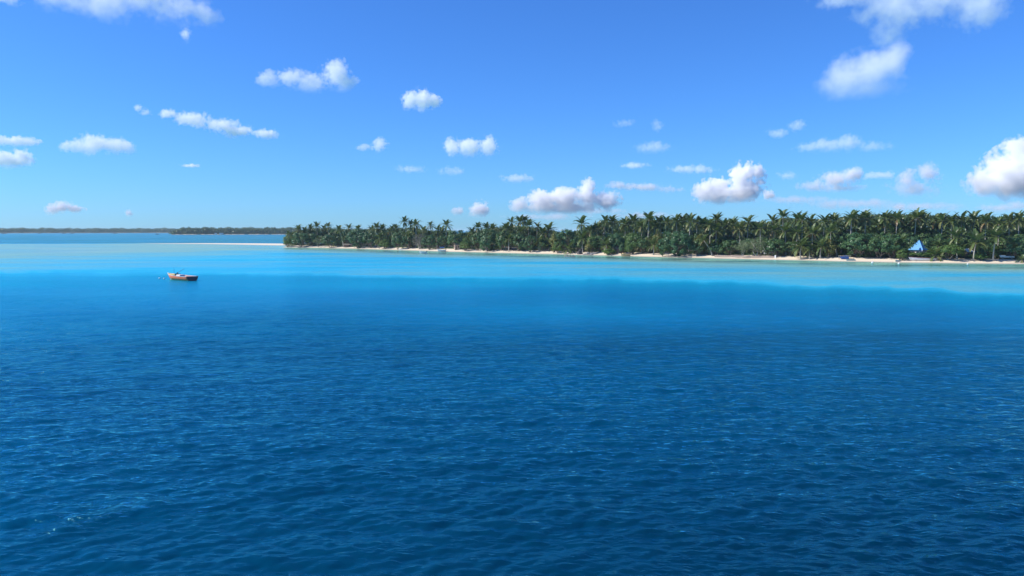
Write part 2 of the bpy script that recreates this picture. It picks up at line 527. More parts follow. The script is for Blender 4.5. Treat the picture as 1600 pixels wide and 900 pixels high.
def frond_geo(V, Q, AG, length, e0, droop, azm, width, age, rg, origin=(0, 0, 0), nseg=13, twist=0.0):
    """one feather leaf: an arching rib with two rows of narrow leaflets"""
    ca, sa = math.cos(azm), math.sin(azm)
    fwd_h = Vector((ca, sa, 0)); side = Vector((-sa, ca, 0))
    p = Vector(origin); e = e0
    ds = length / nseg
    pts = []; dirs = []
    bend = (rg.random() - 0.5) * 0.5
    for i in range(nseg + 1):
        d = (fwd_h * math.cos(e) + Vector((0, 0, math.sin(e))) + side * bend * (i / nseg) ** 2).normalized()
        pts.append(p.copy()); dirs.append(d)
        p = p + d * ds
        e = max(e - droop * (0.35 + 1.3 * i / nseg) / nseg, -1.5)
    for i in range(nseg):
        f = i / nseg
        w = 0.055 * (1 - f) + 0.012
        b = len(V)
        up = side.cross(dirs[i]).normalized()
        for q, ww in ((pts[i], w), (pts[i + 1], w * 0.9)):
            V.append(q + side * ww); V.append(q - side * ww)
        Q.append((b, b + 1, b + 3, b + 2)); AG.extend([min(1, age + 0.35)] * 4)
        if i < 2: continue
        prof = math.sin(math.pi * min(1.0, (f * 0.93 + 0.07)) ** 0.8) * 0.8 + 0.25
        for sgn in (-1, 1):
            for sub in (0.0, 0.5):
                q = pts[i] + (pts[i + 1] - pts[i]) * sub
                ll = width * prof * (0.85 + 0.3 * rg.random())
                hang = 0.35 + 0.5 * rg.random() + 0.25 * max(0.0, age)
                dv = (side * sgn * math.cos(twist) + dirs[i] * 0.55 - up * hang * 0.8 + Vector((0, 0, -0.25))).normalized()
                ww = 0.11 + 0.05 * rg.random()
                b = len(V)
                V.append(q - dirs[i] * ww); V.append(q + dirs[i] * ww)
                V.append(q + dv * ll * 0.65 + dirs[i] * ww * 0.8 - Vector((0, 0, 0.04 * ll)))
                V.append(q + dv * ll - dirs[i] * ww * 0.2 - Vector((0, 0, 0.22 * ll)))
                Q.append((b, b + 1, b + 2, b + 3)); AG.extend([min(1, max(0, age + 0.12 * (rg.random() - 0.5)))] * 4)

def frond_set(rg, n, wind=0.0, old=0.25, young=0.0):
    """angles for the fronds of one crown"""
    out = []
    for i in range(n):
        f = (i + 0.5) / n
        e0 = R(84) - R(134 + 20 * young) * f + R(16) * (rg.random() - 0.5)
        azm = i * 2.399963 + 0.5 * rg.random()
        ln = (4.1 + 1.0 * math.sin(math.pi * min(1, f + 0.15))) * (0.9 + 0.2 * rg.random())
        drp = 0.65 + 0.75 * rg.random() + 0.35 * (f > 0.45)
        age = 0.08 + 0.30 * f + (old if f > 0.72 else 0) * rg.random() * 2 + 0.1 * rg.random()
        if wind:                                             # the trade wind sweeps the leaves round to its lee
            a = math.atan2(math.sin(azm) + 0.0, math.cos(azm) + wind * 0.5)
            azm = a
        out.append((ln, e0, drp, azm, 0.95, min(0.95, age)))
    return out

def crown_mesh(name, seed, n=24, wind=0.0, old=0.25, mat=None, scale=1.0, nuts=True):
    rg = random.Random(seed)
    V, Q, AG = [], [], []
    for fr in frond_set(rg, n, wind, old):
        o = Vector((math.cos(fr[3]) * 0.16, math.sin(fr[3]) * 0.16, 0.1))
        frond_geo(V, Q, AG, *fr[:4], fr[4], fr[5], rg, o)
    me = fast_mesh(name, np.array([tuple(v) for v in V]) * scale, Q, mat or M_FROND, False)
    attr(me, 'age', AG)
    return me

def nut_cluster():
    V, Fc = [], []
    rg = random.Random(5)
    bm = bmesh.new()
    for i in range(7):
        a = i * 0.9; r = 0.32
        m = Matrix.Translation((math.cos(a) * r, math.sin(a) * r, -0.25 - 0.2 * (i % 2))) @ Matrix.Diagonal((0.8, 0.8, 1.05, 1))
        bmesh.ops.create_icosphere(bm, subdivisions=1, radius=0.17, matrix=m)
    me = bpy.data.meshes.new('coconuts'); bm.to_mesh(me); bm.free()
    me.materials.append(M_NUT)
    return me
NUTS = nut_cluster()

CROWNS = [crown_mesh('crown', 100 + i, n=rgn, wind=w, old=od) for i, (rgn, w, od) in enumerate(
    ((26, 0.5, 0.1), (28, 0.3, 0.2), (22, 0.8, 0.05), (27, 0.2, 0.05), (25, 0.4, 0.3), (30, 0.6, 0.15), (21, 1.1, 0.05), (20, 0.3, 0.1), (28, 0.9, 0.35)))]
DEAD_CROWN = crown_mesh('crown', 190, n=14, wind=0.2, old=0.9)
# loose fronds, five ages, for the palms that stand clear
FRONDS = []
for k in range(10):
    rg = random.Random(300 + k)
    V, Q, AG = [], [], []
    f = (k // 2 + 0.5) / 5
    frond_geo(V, Q, AG, 4.1 + 0.9 * math.sin(math.pi * min(1, f + .15)), R(84) - R(134) * f, 0.65 + 0.7 * rg.random() + 0.3 * f, 0.0, 1.0,
              0.06 + 0.34 * f + (0.22 if k == 9 else 0) , rg, (0.16, 0, 0.1))
    me = fast_mesh('frond', np.array([tuple(v) for v in V]), Q, M_FROND, False)
    attr(me, 'age', AG)
    FRONDS.append(me)

def trunk_mesh(height, lean, seed, curve=0.5, r0=0.24, r1=0.12, name='trunk', mat=None):
    rg = random.Random(seed)
    V, Fc = [], []
    pts, rad = [], []
    n = 9
    sw = (rg.random() - 0.5) * 0.5
    for i in range(n + 1):
        f = i / n
        b = f ** (1 + curve)
        pts.append((lean[0] * b + sw * math.sin(f * 3.1) * 0.8, lean[1] * b, height * f))
        rad.append((r0 + (r1 - r0) * f) * (1.5 if i == 0 else 1.0))
    pts[0] = (0, 0, -0.4)
    tube(V, Fc, pts, rad, 7)
    return mesh_from(name, V, Fc, mat or M_BARK, True), Vector(pts[-1])

PALM_N = [0]
def palm(px, ytop, inland, label, group=None, dx=0.0, detail=False, crown=None, scale=1.0, cat='palm tree', nuts=False, yaw=None, name='palm_tree', skip_trunk=False):
    """a coconut palm whose crown stands at photograph column px, top at row ytop; dx = lean of the crown from its foot in metres"""
    PALM_N[0] += 1
    seed = PALM_N[0]
    rg = random.Random(seed * 31 + 7)
    foot = ground(px, inland)
    foot.x -= dx * math.cos(azim(px)); foot.y += dx * math.sin(azim(px))
    foot.z = float(land_height(np.array([foot.x]), np.array([foot.y]))[0])
    d = shore_r(px) + inland
    ztop = CAM_H + (360 - ytop) / F * d
    h = max(0.8, ztop - foot.z - 3.7 * scale)
    root = empty(name, foot)
    tag(root, label, cat, group)
    az = azim(px)
    tk = 1.25 if detail else 1.0
    tr, top = trunk_mesh(h, (dx * math.cos(az) + (rg.random() - .5) * 1.2, -dx * math.sin(az) + (rg.random() - .5) * 1.2), seed, 0.3 + rg.random() * 0.5, 0.24 * tk, 0.12 * tk)
    obj('trunk', tr, root)
    yw = rg.random() * 0.9 - 0.45 if yaw is None else yaw
    if detail:
        n = 20
        for i, (ln, e0, drp, azm, w, age) in enumerate(frond_set(rg, n, 0.35)):
            f = (i + 0.5) / n
            fr = FRONDS[min(9, int(f * 5) * 2 + rg.randrange(2))]
            o = obj('frond', fr, root, top, azm)
            s = scale * (0.9 + 0.22 * rg.random())
            o.scale = (s, s, s)
            o.rotation_euler = (0, (rg.random() - .5) * 0.25, azm)
    else:
        c = obj('crown', crown or CROWNS[rg.randrange(len(CROWNS))], root, top, yw)
        s = scale * (0.84 + 0.22 * rg.random())
        c.scale = (s, s, s * (0.95 + 0.1 * rg.random()))
    if nuts or (detail and rg.random() < 0.7):
        o = obj('coconuts', NUTS, root, top)
        o.scale = (scale,) * 3
    return root

# ------------------------------------------------------------------ broad-leaved trees and bushes
def leafy(seed, rx, ry, z0, z1, nclump, nleaf, leaf, cl_r, core=0.55, upright=0.35):
    """crown of leaf tufts: returns vertices, quads, age and the tuft centres"""
    g = np.random.default_rng(seed)
    cz = (z0 + z1) / 2; rz = (z1 - z0) / 2
    C = []
    while len(C) < nclump:
        d = g.normal(size=3); d /= np.linalg.norm(d)
        if d[2] < -0.55 and g.random() < 0.75: continue
        rad = core + (1 - core) * g.random() ** 0.45
        lump = 1 + 0.16 * math.sin(3 * math.atan2(d[1], d[0]) + seed) + 0.10 * math.sin(5 * d[2] + 2 * seed)
        C.append(np.array([d[0] * rx, d[1] * ry, d[2] * rz]) * rad * lump + [0, 0, cz])
    C = np.array(C)
    C[:, 2] = np.maximum(C[:, 2], z0 + 0.3)
    V, AG = [], []
    for c in C:
        out = (c - [0, 0, cz]) / [rx, ry, rz]
        out = out / (np.linalg.norm(out) + 1e-6)
        m = int(nleaf * (0.7 + 0.6 * g.random()))
        rr = cl_r * (0.7 + 0.7 * g.random())
        d = g.normal(size=(m, 3)); d /= np.linalg.norm(d, axis=1)[:, None]
        P = c + d * rr * (g.random((m, 1)) ** 0.4) * [1, 1, 0.75]
        nrm = d * 0.6 + out * 0.7 + [0, 0, upright] + g.normal(size=(m, 3)) * 0.45
        nrm /= np.linalg.norm(nrm, axis=1)[:, None]
        u = np.cross(nrm, g.normal(size=(m, 3))); u /= np.linalg.norm(u, axis=1)[:, None]
        w = np.cross(nrm, u)
        s = leaf * (0.6 + 0.8 * g.random((m, 1)))
        V.append(np.stack([P - u * s, P + w * s * 0.55, P + u * s, P - w * s * 0.55], 1).reshape(-1, 3))
        base = 0.25 + 0.35 * g.random()
        AG.append(np.repeat(np.clip(base + 0.25 * (g.random(m) - 0.4), 0, 1), 4))
    V = np.concatenate(V); AG = np.concatenate(AG)
    Q = np.arange(len(V)).reshape(-1, 4)
    return V, Q, AG, C

def tree_kind(seed, mat, bark, rx, ry, z0, z1, nclump=60, nleaf=46, leaf=0.24, cl_r=1.0, stems=3, core=0.55):
    V, Q, AG, C = leafy(seed, rx, ry, z0, z1, nclump, nleaf, leaf, cl_r, core)
    me = fast_mesh('crown', V, Q, mat, False)
    attr(me, 'age', AG)
    rg = random.Random(seed)
    tv, tf = [], []
    fork = Vector((0, 0, max(0.5, z0 * 0.75)))
    spread = 0.25 * rx
    for s in range(stems):
        a = s * 2.2 + rg.random()
        mid = Vector((math.cos(a) * spread, math.sin(a) * spread, fork.z + 0.5))
        tube(tv, tf, [(math.cos(a) * 0.15, math.sin(a) * 0.15, -0.4), mid * 0.55, mid], [0.26, 0.2, 0.15], 6)
        for j in range(4):
            c = Vector(C[rg.randrange(len(C))])
            k = mid.lerp(c, 0.5) + Vector((0, 0, 0.3))
            tube(tv, tf, [mid, k, c], [0.13, 0.08, 0.03], 5)
    tm = mesh_from('trunk', tv, tf, bark, True)
    return me, tm, (rx, z1)

KINDS = {
    'round': [tree_kind(11, M_LEAF, M_WOOD, 4.2, 3.8, 0.6, 8.2, 60, 50, 0.28, 0.85), tree_kind(12, M_LEAF, M_WOOD, 4.0, 4.0, 0.8, 8.0, 58, 50, 0.28, 0.8),
              tree_kind(13, M_LEAF, M_WOOD, 4.4, 3.6, 0.3, 8.0, 62, 50, 0.28, 0.95)],
    'big': [tree_kind(21, M_LEAF, M_WOOD, 6.5, 5.0, 0.1, 8.4, 112, 54, 0.28, cl_r=0.95, stems=4), tree_kind(22, M_LEAF, M_WOOD, 6.5, 5.2, 0.1, 8.2, 112, 54, 0.28, cl_r=1.0, stems=4)],
    'bush': [tree_kind(31, M_LEAF, M_WOOD, 2.0, 1.9, 0.05, 3.4, 34, 40, 0.2, 0.7), tree_kind(32, M_LIME, M_WOOD, 2.0, 1.8, 0.05, 3.0, 34, 40, 0.2, 0.7)],
    'lime': [tree_kind(41, M_LIME, M_WOOD, 3.2, 3.0, 0.2, 8.0, 60, 44), tree_kind(42, M_LIME, M_WOOD, 3.6, 3.2, 0.4, 7.0, 60, 46)],
    'yellow': [tree_kind(51, M_YELLOW, M_WOOD, 2.0, 2.0, 0.2, 5.5, 34, 40)],
    'grey': [tree_kind(61, M_GREY, M_PALE, 4.2, 3.8, 2.0, 7.6, 70, 40, 0.16, 0.95, stems=2)],
    'bare': [tree_kind(71, M_TWIG, M_PALE, 3.6, 3.2, 0.8, 7.6, 60, 34, 0.13, 1.0, stems=4)],
    'flat': [tree_kind(81, M_LIME, M_WOOD, 4.6, 3.6, 1.6, 5.2, 80, 46, 0.22, 0.8, stems=2, core=0.4)],
}
TREE_N = [0]
def tree(px, ytop, wpx, inland, kind, label, group=None, name='broadleaf_tree', cat='tree', variant=None, low=None):
    """a leafy tree centred on column px, top at row ytop, wpx photograph pixels wide"""
    TREE_N[0] += 1
    rg = random.Random(TREE_N[0] * 13 + 5)
    foot = ground(px, inland)
    d = shore_r(px) + inland
    h = CAM_H + (360 - ytop) / F * d - foot.z
    w = wpx / F * d / math.cos(azim(px))
    ks = KINDS[kind]
    me, tm, (rx, z1) = ks[rg.randrange(len(ks)) if variant is None else variant]
    root = empty(name, foot)
    tag(root, label, cat, group)
    s = w / (2 * rx * 1.08)
    sz = max(0.25, h) / (z1 * 1.06)
    for nm, m in (('trunk', tm), ('crown', me)):
        o = obj(nm, m, root, (0, 0, 0), rg.random() * 6.28)
        o.scale = (s, s, sz)
    a = root.children
    a[1].rotation_euler = a[0].rotation_euler
    return root
HIDDEN_PALMS = {1, 2, 4, 5, 8, 11, 12, 14, 16, 17, 18, 19, 20, 21, 22, 23, 24, 25, 28, 29, 31, 37, 39, 42, 43, 44, 45, 50, 51, 52, 53, 54, 57, 68, 70, 71, 73, 76, 80, 81, 85, 86, 91, 94, 95, 98, 102, 104, 105, 106, 115, 116, 118, 121, 122, 129, 134, 135, 137, 147, 148, 155, 162, 167, 178, 184, 190, 196, 200, 212, 216, 222, 229, 231, 236, 242, 244, 245, 246, 247, 248, 249, 250}
HIDDEN_TREES = {1, 2, 3, 4, 129, 131, 133, 8, 134, 10, 135, 12, 13, 14, 15, 136, 17, 137, 20, 23, 26, 27, 29, 30, 31, 32, 33, 34, 35, 36, 37, 38, 39, 42, 43, 44, 46, 47, 48, 50, 51, 52, 53, 54, 56, 57, 63, 69, 77, 79, 81, 83, 85, 87, 91, 93, 95, 97, 109, 111, 117}
# ------------------------------------------------------------------ the planting of the island, left to right
P, T = palm, tree
# left tip
T(449, 366, 14, 3, 'lime', 'small light green tree at the very tip of the island on the left')
P(450, 359, 9, 'browned half dead palm at the left tip of the island', crown=DEAD_CROWN, scale=0.75, dx=-1)
T(470, 363, 30, 5, 'round', 'dark round tree beside the water, second from the island tip')
T(497, 370, 16, 4, 'grey', 'fine leaved pale green bush in front of the left trees', variant=0, name='leafy_bush', cat='bush')
T(489, 364, 20, 12, 'round', 'shaded tree in the dark gap behind the pale bush near the tip')
T(516, 366, 26, 5, 'round', 'round dark tree right of the pale fine leaved bush')
P(466, 352, 14, 'leftmost slender palm standing above the tip trees')
P(477, 354, 16, 'short palm crown between the two leftmost tall ones')
P(485, 350, 22, 'palm with thin crown second above the tip trees')
P(496, 347.5, 18, 'wide crowned palm over the pale bush near the tip')
P(506, 350.5, 24, 'low palm crown left of the spiky one near the tip')
P(514, 347, 16, 'spiky crowned palm topping the left end of the island', crown=CROWNS[2])
P(531, 351.5, 6, 'palm hanging low over the beach on a leaning trunk near the left end', dx=-2.2, detail=True, nuts=True)
P(545, 349, 16, 'broad palm right of the leaning one at the left end')
P(559, 351, 14, 'low rounded palm above the wide dark tree on the left')
T(560, 356, 40, 7, 'big', 'wide dark tree over the left beach between the leaning palm and the yellowed palm')
T(541, 362, 20, 12, 'round', 'shaded tree behind the leaning palm on the left')
T(579, 362, 24, 9, 'round', 'dark tree left of the yellowed palm')
P(592, 362, 6, 'short palm with long yellowed fronds down to the beach', crown=CROWNS[4], scale=1.25, detail=True)
P(590, 348, 16, 'left one of the palm pair above the yellowed palm')
P(598, 350, 18, 'right one of the palm pair above the yellowed palm')
P(582, 352, 20, 'low palm crown left of the pair over the yellowed palm')
T(602, 374, 20, 6, 'lime', 'light green low tree at the foot of the yellowed palm', variant=1)
T(621, 362, 24, 5, 'round', 'dark tree reaching down to the water left of the beached white skiff')
P(611, 351, 18, 'palm with flattened crown left of the tall windblown palm')
P(619, 348.5, 22, 'palm with upright crown close left of the tall windblown palm')
P(632, 337.5, 22, 'tall windblown palm rising highest above the left woods', crown=CROWNS[6], dx=-2, scale=1.1)
P(640, 343, 26, 'smaller palm leaning against the tall windblown palm', crown=CROWNS[6], scale=0.9)
P(650, 343, 18, 'bushy palm right of the tall windblown palm')
P(637, 360, 9, 'low palm with pale yellow fronds under the windblown palm', crown=CROWNS[4])
T(638, 366, 22, 10, 'round', 'shaded tree under the low pale palm')
T(655, 364, 24, 9, 'bare', 'grey leafless tangle of a tree in the left woods')
P(663, 352, 20, 'palm crown over the right side of the grey leafless tree')
P(672, 345.5, 30, 'single thin palm standing clear against the sky in the left woods', scale=0.8)
P(683, 351, 22, 'low palm crown left of the tall slim palm in the left woods')
P(689, 353, 26, 'palm crown half hidden behind the tall slim palm')
P(697, 343, 20, 'tall slim palm left of the notch of sky in the trees', detail=True)
T(671, 366, 24, 8, 'round', 'rounded dark tree above the white boat with the blue canopy')
T(692, 368, 22, 15, 'round', 'tree in deep shade behind the white boat with the blue canopy')
# the notch and the middle
T(712, 358.5, 36, 12, 'round', 'round topped dark tree right under the notch of sky', variant=0)
T(727, 373, 20, 6, 'lime', 'low green tree right of the tan hut wall', variant=1)
P(736, 353, 16, 'low palm crown right of the notch of sky')
P(746, 346.5, 18, 'left one of three palms in a row above the long dark middle trees')
P(760, 347, 20, 'middle one of three palms in a row above the long dark middle trees')
P(771, 348, 18, 'right one of three palms in a row above the long dark middle trees')
T(746, 363, 24, 9, 'round', 'tree at the left end of the long dark middle trees')
T(763, 358, 40, 8, 'big', 'big dark tree in the middle of the long dark row behind the beach')
T(784, 360, 24, 9, 'round', 'right end tree of the long dark row, left of the sunlit short palm')
P(795, 364, 7, 'short palm with bright sunlit fronds in front of the middle woods', detail=True, scale=0.85)
P(790, 347.5, 14, 'palm with clean round crown above the sunlit short palm', detail=True)
P(798, 339, 26, 'slim tall palm left of the tallest middle cluster', scale=0.9)
P(811, 337, 24, 'left palm of the tallest middle cluster')
P(820, 335, 26, 'topmost palm of the tallest middle cluster')
P(826, 343, 20, 'drooping palm at the right of the tallest middle cluster')
P(815, 352, 14, 'low palm under the tallest middle cluster')
P(838, 346, 26, 'thin palm right of the tallest middle cluster', scale=0.8)
P(858, 348.5, 20, 'wide dark palm left of the second gap of sky', scale=1.1)
P(848, 354, 18, 'short palm between the thin palm and the wide dark palm')
T(811, 364, 26, 9, 'round', 'dark tree under the tallest middle palm cluster')
T(828, 367, 22, 6, 'round', 'bluish dark tree right of the tallest middle palm cluster')
P(842, 368, 9, 'grey fronded low palm before the wide dark palm', crown=CROWNS[4], scale=0.9)
T(848, 372, 22, 11, 'round', 'shaded tree behind the grey fronded low palm')
T(866, 365, 14, 8, 'yellow', 'yellowing shrub left of the short fan palm on the middle beach', name='leafy_bush', cat='bush')
T(884, 357.5, 34, 11, 'round', 'broad dark green tree under the second gap of sky')
T(872, 378, 16, 6, 'lime', 'small green tree in front of the yellowing shrub', variant=1)
P(891, 379, 5, 'short stemless palm spreading its fronds on the middle beach', detail=True, scale=1.0)
P(909, 337.5, 14, 'big full palm standing clear right of the second gap of sky', detail=True, scale=1.15)
P(911, 361, 9, 'drooping palm right below the big full palm', scale=1.1, detail=True)
P(926, 349, 18, 'dark palm right of the big full palm')
T(905, 367, 20, 11, 'round', 'shadowed tree under the drooping palm in the middle')
T(925, 364, 16, 7, 'lime', 'upright lime green tree behind the grey rocks', variant=0)
T(920, 377, 11, 4, 'yellow', 'yellow green shrub standing next to the grey rocks', name='leafy_bush', cat='bush')
P(945, 335, 24, 'left palm of the high pair at centre right')
P(956, 336, 26, 'right palm of the high pair at centre right')
P(935, 346, 22, 'low palm in front of the high pair at centre right')
P(948, 371, 6, 'short palm with a sunlit frond left of the yellow boat', detail=True)
T(938, 368, 26, 12, 'round', 'dark leafy tree behind the short palm left of the yellow boat')
T(951, 388, 22, 3, 'bush', 'low bright green bush on the sand left of the yellow boat', name='leafy_bush', cat='bush', variant=1)
T(965, 362, 26, 9, 'round', 'dense tree above the yellow boat')
T(973, 378, 14, 7, 'round', 'small dark tree above the yellow boat')
T(989, 359, 22, 7, 'lime', 'tall lime green tree right of the yellow boat', variant=0)
T(984, 374, 14, 5, 'lime', 'narrow lime green tree close behind the yellow boat', variant=1)
P(977, 340, 22, 'rounded palm between the high pair and the palm with spread arms')
P(991, 335.5, 24, 'palm with spread arms right of the high pair')
P(1013, 331, 18, 'tallest palm of the centre right woods', detail=True, scale=1.1)
P(1003, 343, 20, 'low palm left of the tallest palm at centre right')
P(1022, 343, 20, 'palm close under the right side of the tallest palm at centre right')
P(1032, 337, 24, 'first palm right of the tallest centre right palm')
P(1040, 336, 20, 'second palm right of the tallest centre right palm')
P(1056, 335, 22, 'palm with drooping skirt above the great dark seaside tree', detail=True)
P(1068, 335.5, 26, 'upright palm above the right half of the great dark seaside tree')
P(1077, 335, 14, 'pale green palm with a visible stem behind the great dark seaside tree', detail=True)
P(1090, 337, 24, 'dark palm right of the pale green stemmed palm')
P(1098, 340, 18, 'palm above the leaning palm')
T(1005, 372, 22, 9, 'round', 'dark tree left of the small palm beside the great seaside tree')
P(1022, 371, 6, 'small palm left of the great dark seaside tree', detail=True, scale=0.95)
T(1027, 360, 14, 14, 'yellow', 'yellowish tree top behind the small palm at centre right')
T(1058, 360, 58, 4, 'big', 'great dark tree overhanging the beach at centre right', variant=0)
T(1091, 372, 24, 7, 'round', 'dark tree right behind the great seaside tree')
# right of the great tree: the wall
P(1099, 366, 5, 'thin yellowish palm leaning left over the beach wall end', dx=-4.0, detail=True, scale=0.75)
T(1096, 366, 20, 11, 'yellow', 'pale yellow green foliage behind the leaning palm')
P(1110, 340, 16, 'palm with pale stem left of the spread palm above the beach wall', detail=True)
P(1119, 333, 22, 'palm with spread star crown above the left end of the beach wall')
P(1119, 349, 14, 'low palm with a bare stem above the left end of the beach wall', detail=True)
P(1133, 343, 20, 'palm crown right of the star crowned palm')
P(1145, 339, 22, 'thin topped palm above the middle of the beach wall')
P(1156, 346, 18, 'palm crown behind the grey green trees, left one')
P(1167, 336.5, 20, 'tall palm above the grey green trees', detail=True)
P(1179, 346, 22, 'palm crown behind the grey green trees, right one')
P(1190, 345, 14, 'palm with yellow green fronds right of the grey green trees', detail=True)
P(1208, 335, 26, 'left palm of the two that stand highest over the right woods', scale=0.9)
P(1224, 328, 24, 'highest palm of all, over the right woods', scale=1.05)
P(1207, 349, 16, 'dark low palm under the two highest')
P(1229, 349, 14, 'yellow fronded palm under the highest palm of all', detail=True)
T(1118, 378, 22, 8, 'round', 'dark green tree behind the left end of the beach wall')
T(1140, 374, 30, 9, 'round', 'shady tree behind the middle of the beach wall')
T(1162, 374, 24, 5, 'grey', 'smaller pale grey green tree behind the beach wall')
T(1182, 369, 34, 6, 'grey', 'larger pale grey green tree with a forked white trunk behind the beach wall')
T(1172, 372, 26, 14, 'round', 'dark tree in shade behind the pale grey green trees')
T(1213, 371, 36, 8, 'round', 'round green tree at the right end of the beach wall', variant=2)
T(1237, 376, 20, 11, 'round', 'shaded tree between the beach wall and the front palm')
# right woods
P(1244, 332, 22, 'left palm of three close crowns right of the highest palm')
P(1253, 333, 18, 'middle palm of three close crowns right of the highest palm', detail=True)
P(1265, 336, 24, 'right palm of three close crowns right of the highest palm')
P(1252, 369, 5, 'broad short palm with hanging pale fronds right of the beach wall', detail=True, scale=1.15)
P(1245, 352, 12, 'mid height palm above the broad short palm')
P(1270, 352, 11, 'mid height palm left of the dry brown stems')
P(1287, 336, 20, 'palm with a flat top above the dry brown stems')
P(1304, 333.5, 22, 'spiky palm above the blue canoe shelter')
P(1298, 350, 12, 'pale fronded palm with dry hanging leaves above the canoe shelter', detail=True)
P(1283, 372, 6, 'small palm left of the canoe shelter', detail=True, scale=0.9)
P(1266, 379, 5, 'small palm right beside the broad short palm', scale=0.8)
T(1297, 374, 16, 8, 'yellow', 'yellow leaved shrub left behind the canoe shelter', name='leafy_bush', cat='bush')
T(1292, 384, 20, 12, 'bare', 'dry grey brush left of the canoe shelter')
T(1343, 362, 56, 11, 'big', 'huge dark round tree right of the canoe shelter', variant=1)
T(1376, 366, 30, 9, 'round', 'dark tree adjoining the huge round tree on its right')
T(1395, 366, 34, 10, 'round', 'lighter topped dark tree left of the blue roof')
T(1411, 384, 13, 5, 'lime', 'little light green tree at the back of the beach left of the blue roof', variant=0)
P(1330, 331, 20, 'big dense palm over the huge dark round tree', detail=True)
P(1352, 331, 24, 'spiky palm over the right side of the huge dark round tree')
P(1383, 331.5, 24, 'first palm right of the huge dark round tree, at the skyline')
P(1401, 332, 22, 'second palm right of the huge dark round tree, at the skyline')
P(1430, 331, 24, 'left of two spiky palms high above the blue roof')
P(1438, 330.5, 28, 'right of two spiky palms high above the blue roof')
P(1410, 365, 11, 'palm drooping beside the left edge of the blue roof', detail=True, scale=0.95)
T(1432, 389.5, 46, 11, 'flat', 'low spreading green tree hiding the foot of the blue roofed hut')
P(1465, 381, 7, 'small palm in front of the blue roofed hut on its right', detail=True)
T(1485, 379, 40, 7, 'flat', 'low spreading green tree right of the blue roofed hut')
T(1468, 374, 28, 22, 'round', 'dark tree right behind the blue roofed hut')
P(1497, 356, 9, 'yellow fronded palm on a thin stem behind the first beach palm', detail=True)
P(1472, 335, 22, 'skyline palm right of the blue roof')
P(1488, 336, 20, 'drooping skyline palm right of the blue roof')
P(1502, 334.5, 24, 'skyline palm left of the first beach palm')
P(1526, 360, 5, 'first beach palm, shorter, with a pale bare trunk and hanging fronds', detail=True, scale=1.2, dx=0.6)
P(1558, 353, 5, 'second beach palm, taller, with a long pale trunk and a skirt of fronds', detail=True, scale=1.2, dx=0.8)
P(1520, 335, 24, 'skyline palm above the first beach palm')
P(1541, 337, 20, 'skyline palm between the two beach palms')
P(1560, 339, 16, 'dark skyline palm above the second beach palm')
P(1577, 336, 22, 'skyline palm right of the second beach palm')
P(1592, 334, 20, 'skyline palm at the right edge')
T(1535, 390, 22, 7, 'bush', 'green bush between the two beach palms', name='leafy_bush', cat='bush', variant=1)
T(1515, 392, 22, 12, 'round', 'shaded low tree left of the first beach palm')
T(1545, 380, 30, 14, 'round', 'dark tree behind and between the two beach palms')
T(1588, 364, 34, 10, 'round', 'large dim green tree at the right edge behind the parked truck', variant=0)
P(1596, 394, 3, 'stemless dry palm sprawling on the sand at the right edge', crown=DEAD_CROWN, scale=0.6)

# filler: the canopy behind, row after row
SKYLINE = [(445, 362), (466, 357), (500, 353), (560, 355), (585, 354), (640, 352), (680, 357), (700, 356), (714, 362), (728, 360), (760, 354), (800, 348), (835, 352),
           (862, 357), (880, 361), (897, 360), (915, 352), (945, 343), (1000, 341), (1100, 342), (1180, 346), (1200, 346), (1230, 340), (1275, 343), (1300, 341),
           (1340, 336), (1440, 337), (1500, 341), (1600, 341), (1700, 340)]
# what stands near, to say where a palm of the crowd is
MARKS = [(449, 'island tip'), (470, 'second round tree from the tip'), (497, 'pale fine leaved bush'), (514, 'spiky crowned palm'), (531, 'leaning palm of the left end'),
         (560, 'wide dark tree of the left beach'), (592, 'yellowed short palm'), (612, 'flattened palm crown'), (632, 'tall windblown palm'), (655, 'grey leafless tree'), (672, 'single thin palm'),
         (697, 'tall slim palm by the notch of sky'), (714, 'tan walled hut'), (746, 'left palm of the row of three'), (771, 'right palm of the row of three'), (795, 'sunlit short palm'),
         (820, 'tallest middle cluster'), (842, 'grey fronded low palm'), (866, 'yellowing shrub'), (891, 'stemless beach palm'), (909, 'big full palm'), (926, 'grey rocks'),
         (951, 'low bright green bush'), (977, 'cream yellow boat'), (995, 'palm with spread arms'), (1013, 'tallest centre right palm'), (1036, 'left half of the great seaside tree'),
         (1058, 'middle of the great seaside tree'), (1077, 'pale green stemmed palm'), (1099, 'leaning palm at the wall'), (1119, 'star crowned palm'), (1145, 'middle of the beach wall'),
         (1167, 'smaller grey green tree'), (1182, 'forked white trunk'), (1210, 'white end post of the wall'), (1226, 'highest palm of all'), (1252, 'broad short palm'), (1275, 'dry grey brush'),
         (1298, 'yellow leaved shrub'), (1321, 'post shelter'), (1343, 'huge dark round tree'), (1366, 'right edge of the huge round tree'), (1390, 'skyline pair past the round tree'),
         (1411, 'little light green tree'), (1437, 'blue roof'), (1462, 'hut side palm'), (1485, 'low spreading tree right of the hut'), (1506, 'bright white roof'),
         (1526, 'first beach palm'), (1543, 'bush between the beach palms'), (1558, 'second beach palm'), (1575, 'parked truck'), (1597, 'dry sprawling palm at the right edge')]
USED = {}
def place_label(what, px):
    mk = min(MARKS, key=lambda m: abs(m[0] - px))
    dx = px - mk[0]
    for rel in (['straight above'] if abs(dx) < 3.5 else []) + (['just left of', 'left of'] if dx < 0 else ['just right of', 'right of']) + ['close by', 'near']:
        lb = what + ' ' + rel + ' the ' + mk[1]
        if lb not in USED:
            USED[lb] = 1
            return lb
    return what + ' near the ' + mk[1]
fr = random.Random(77)
FILL = []
px = 452.0
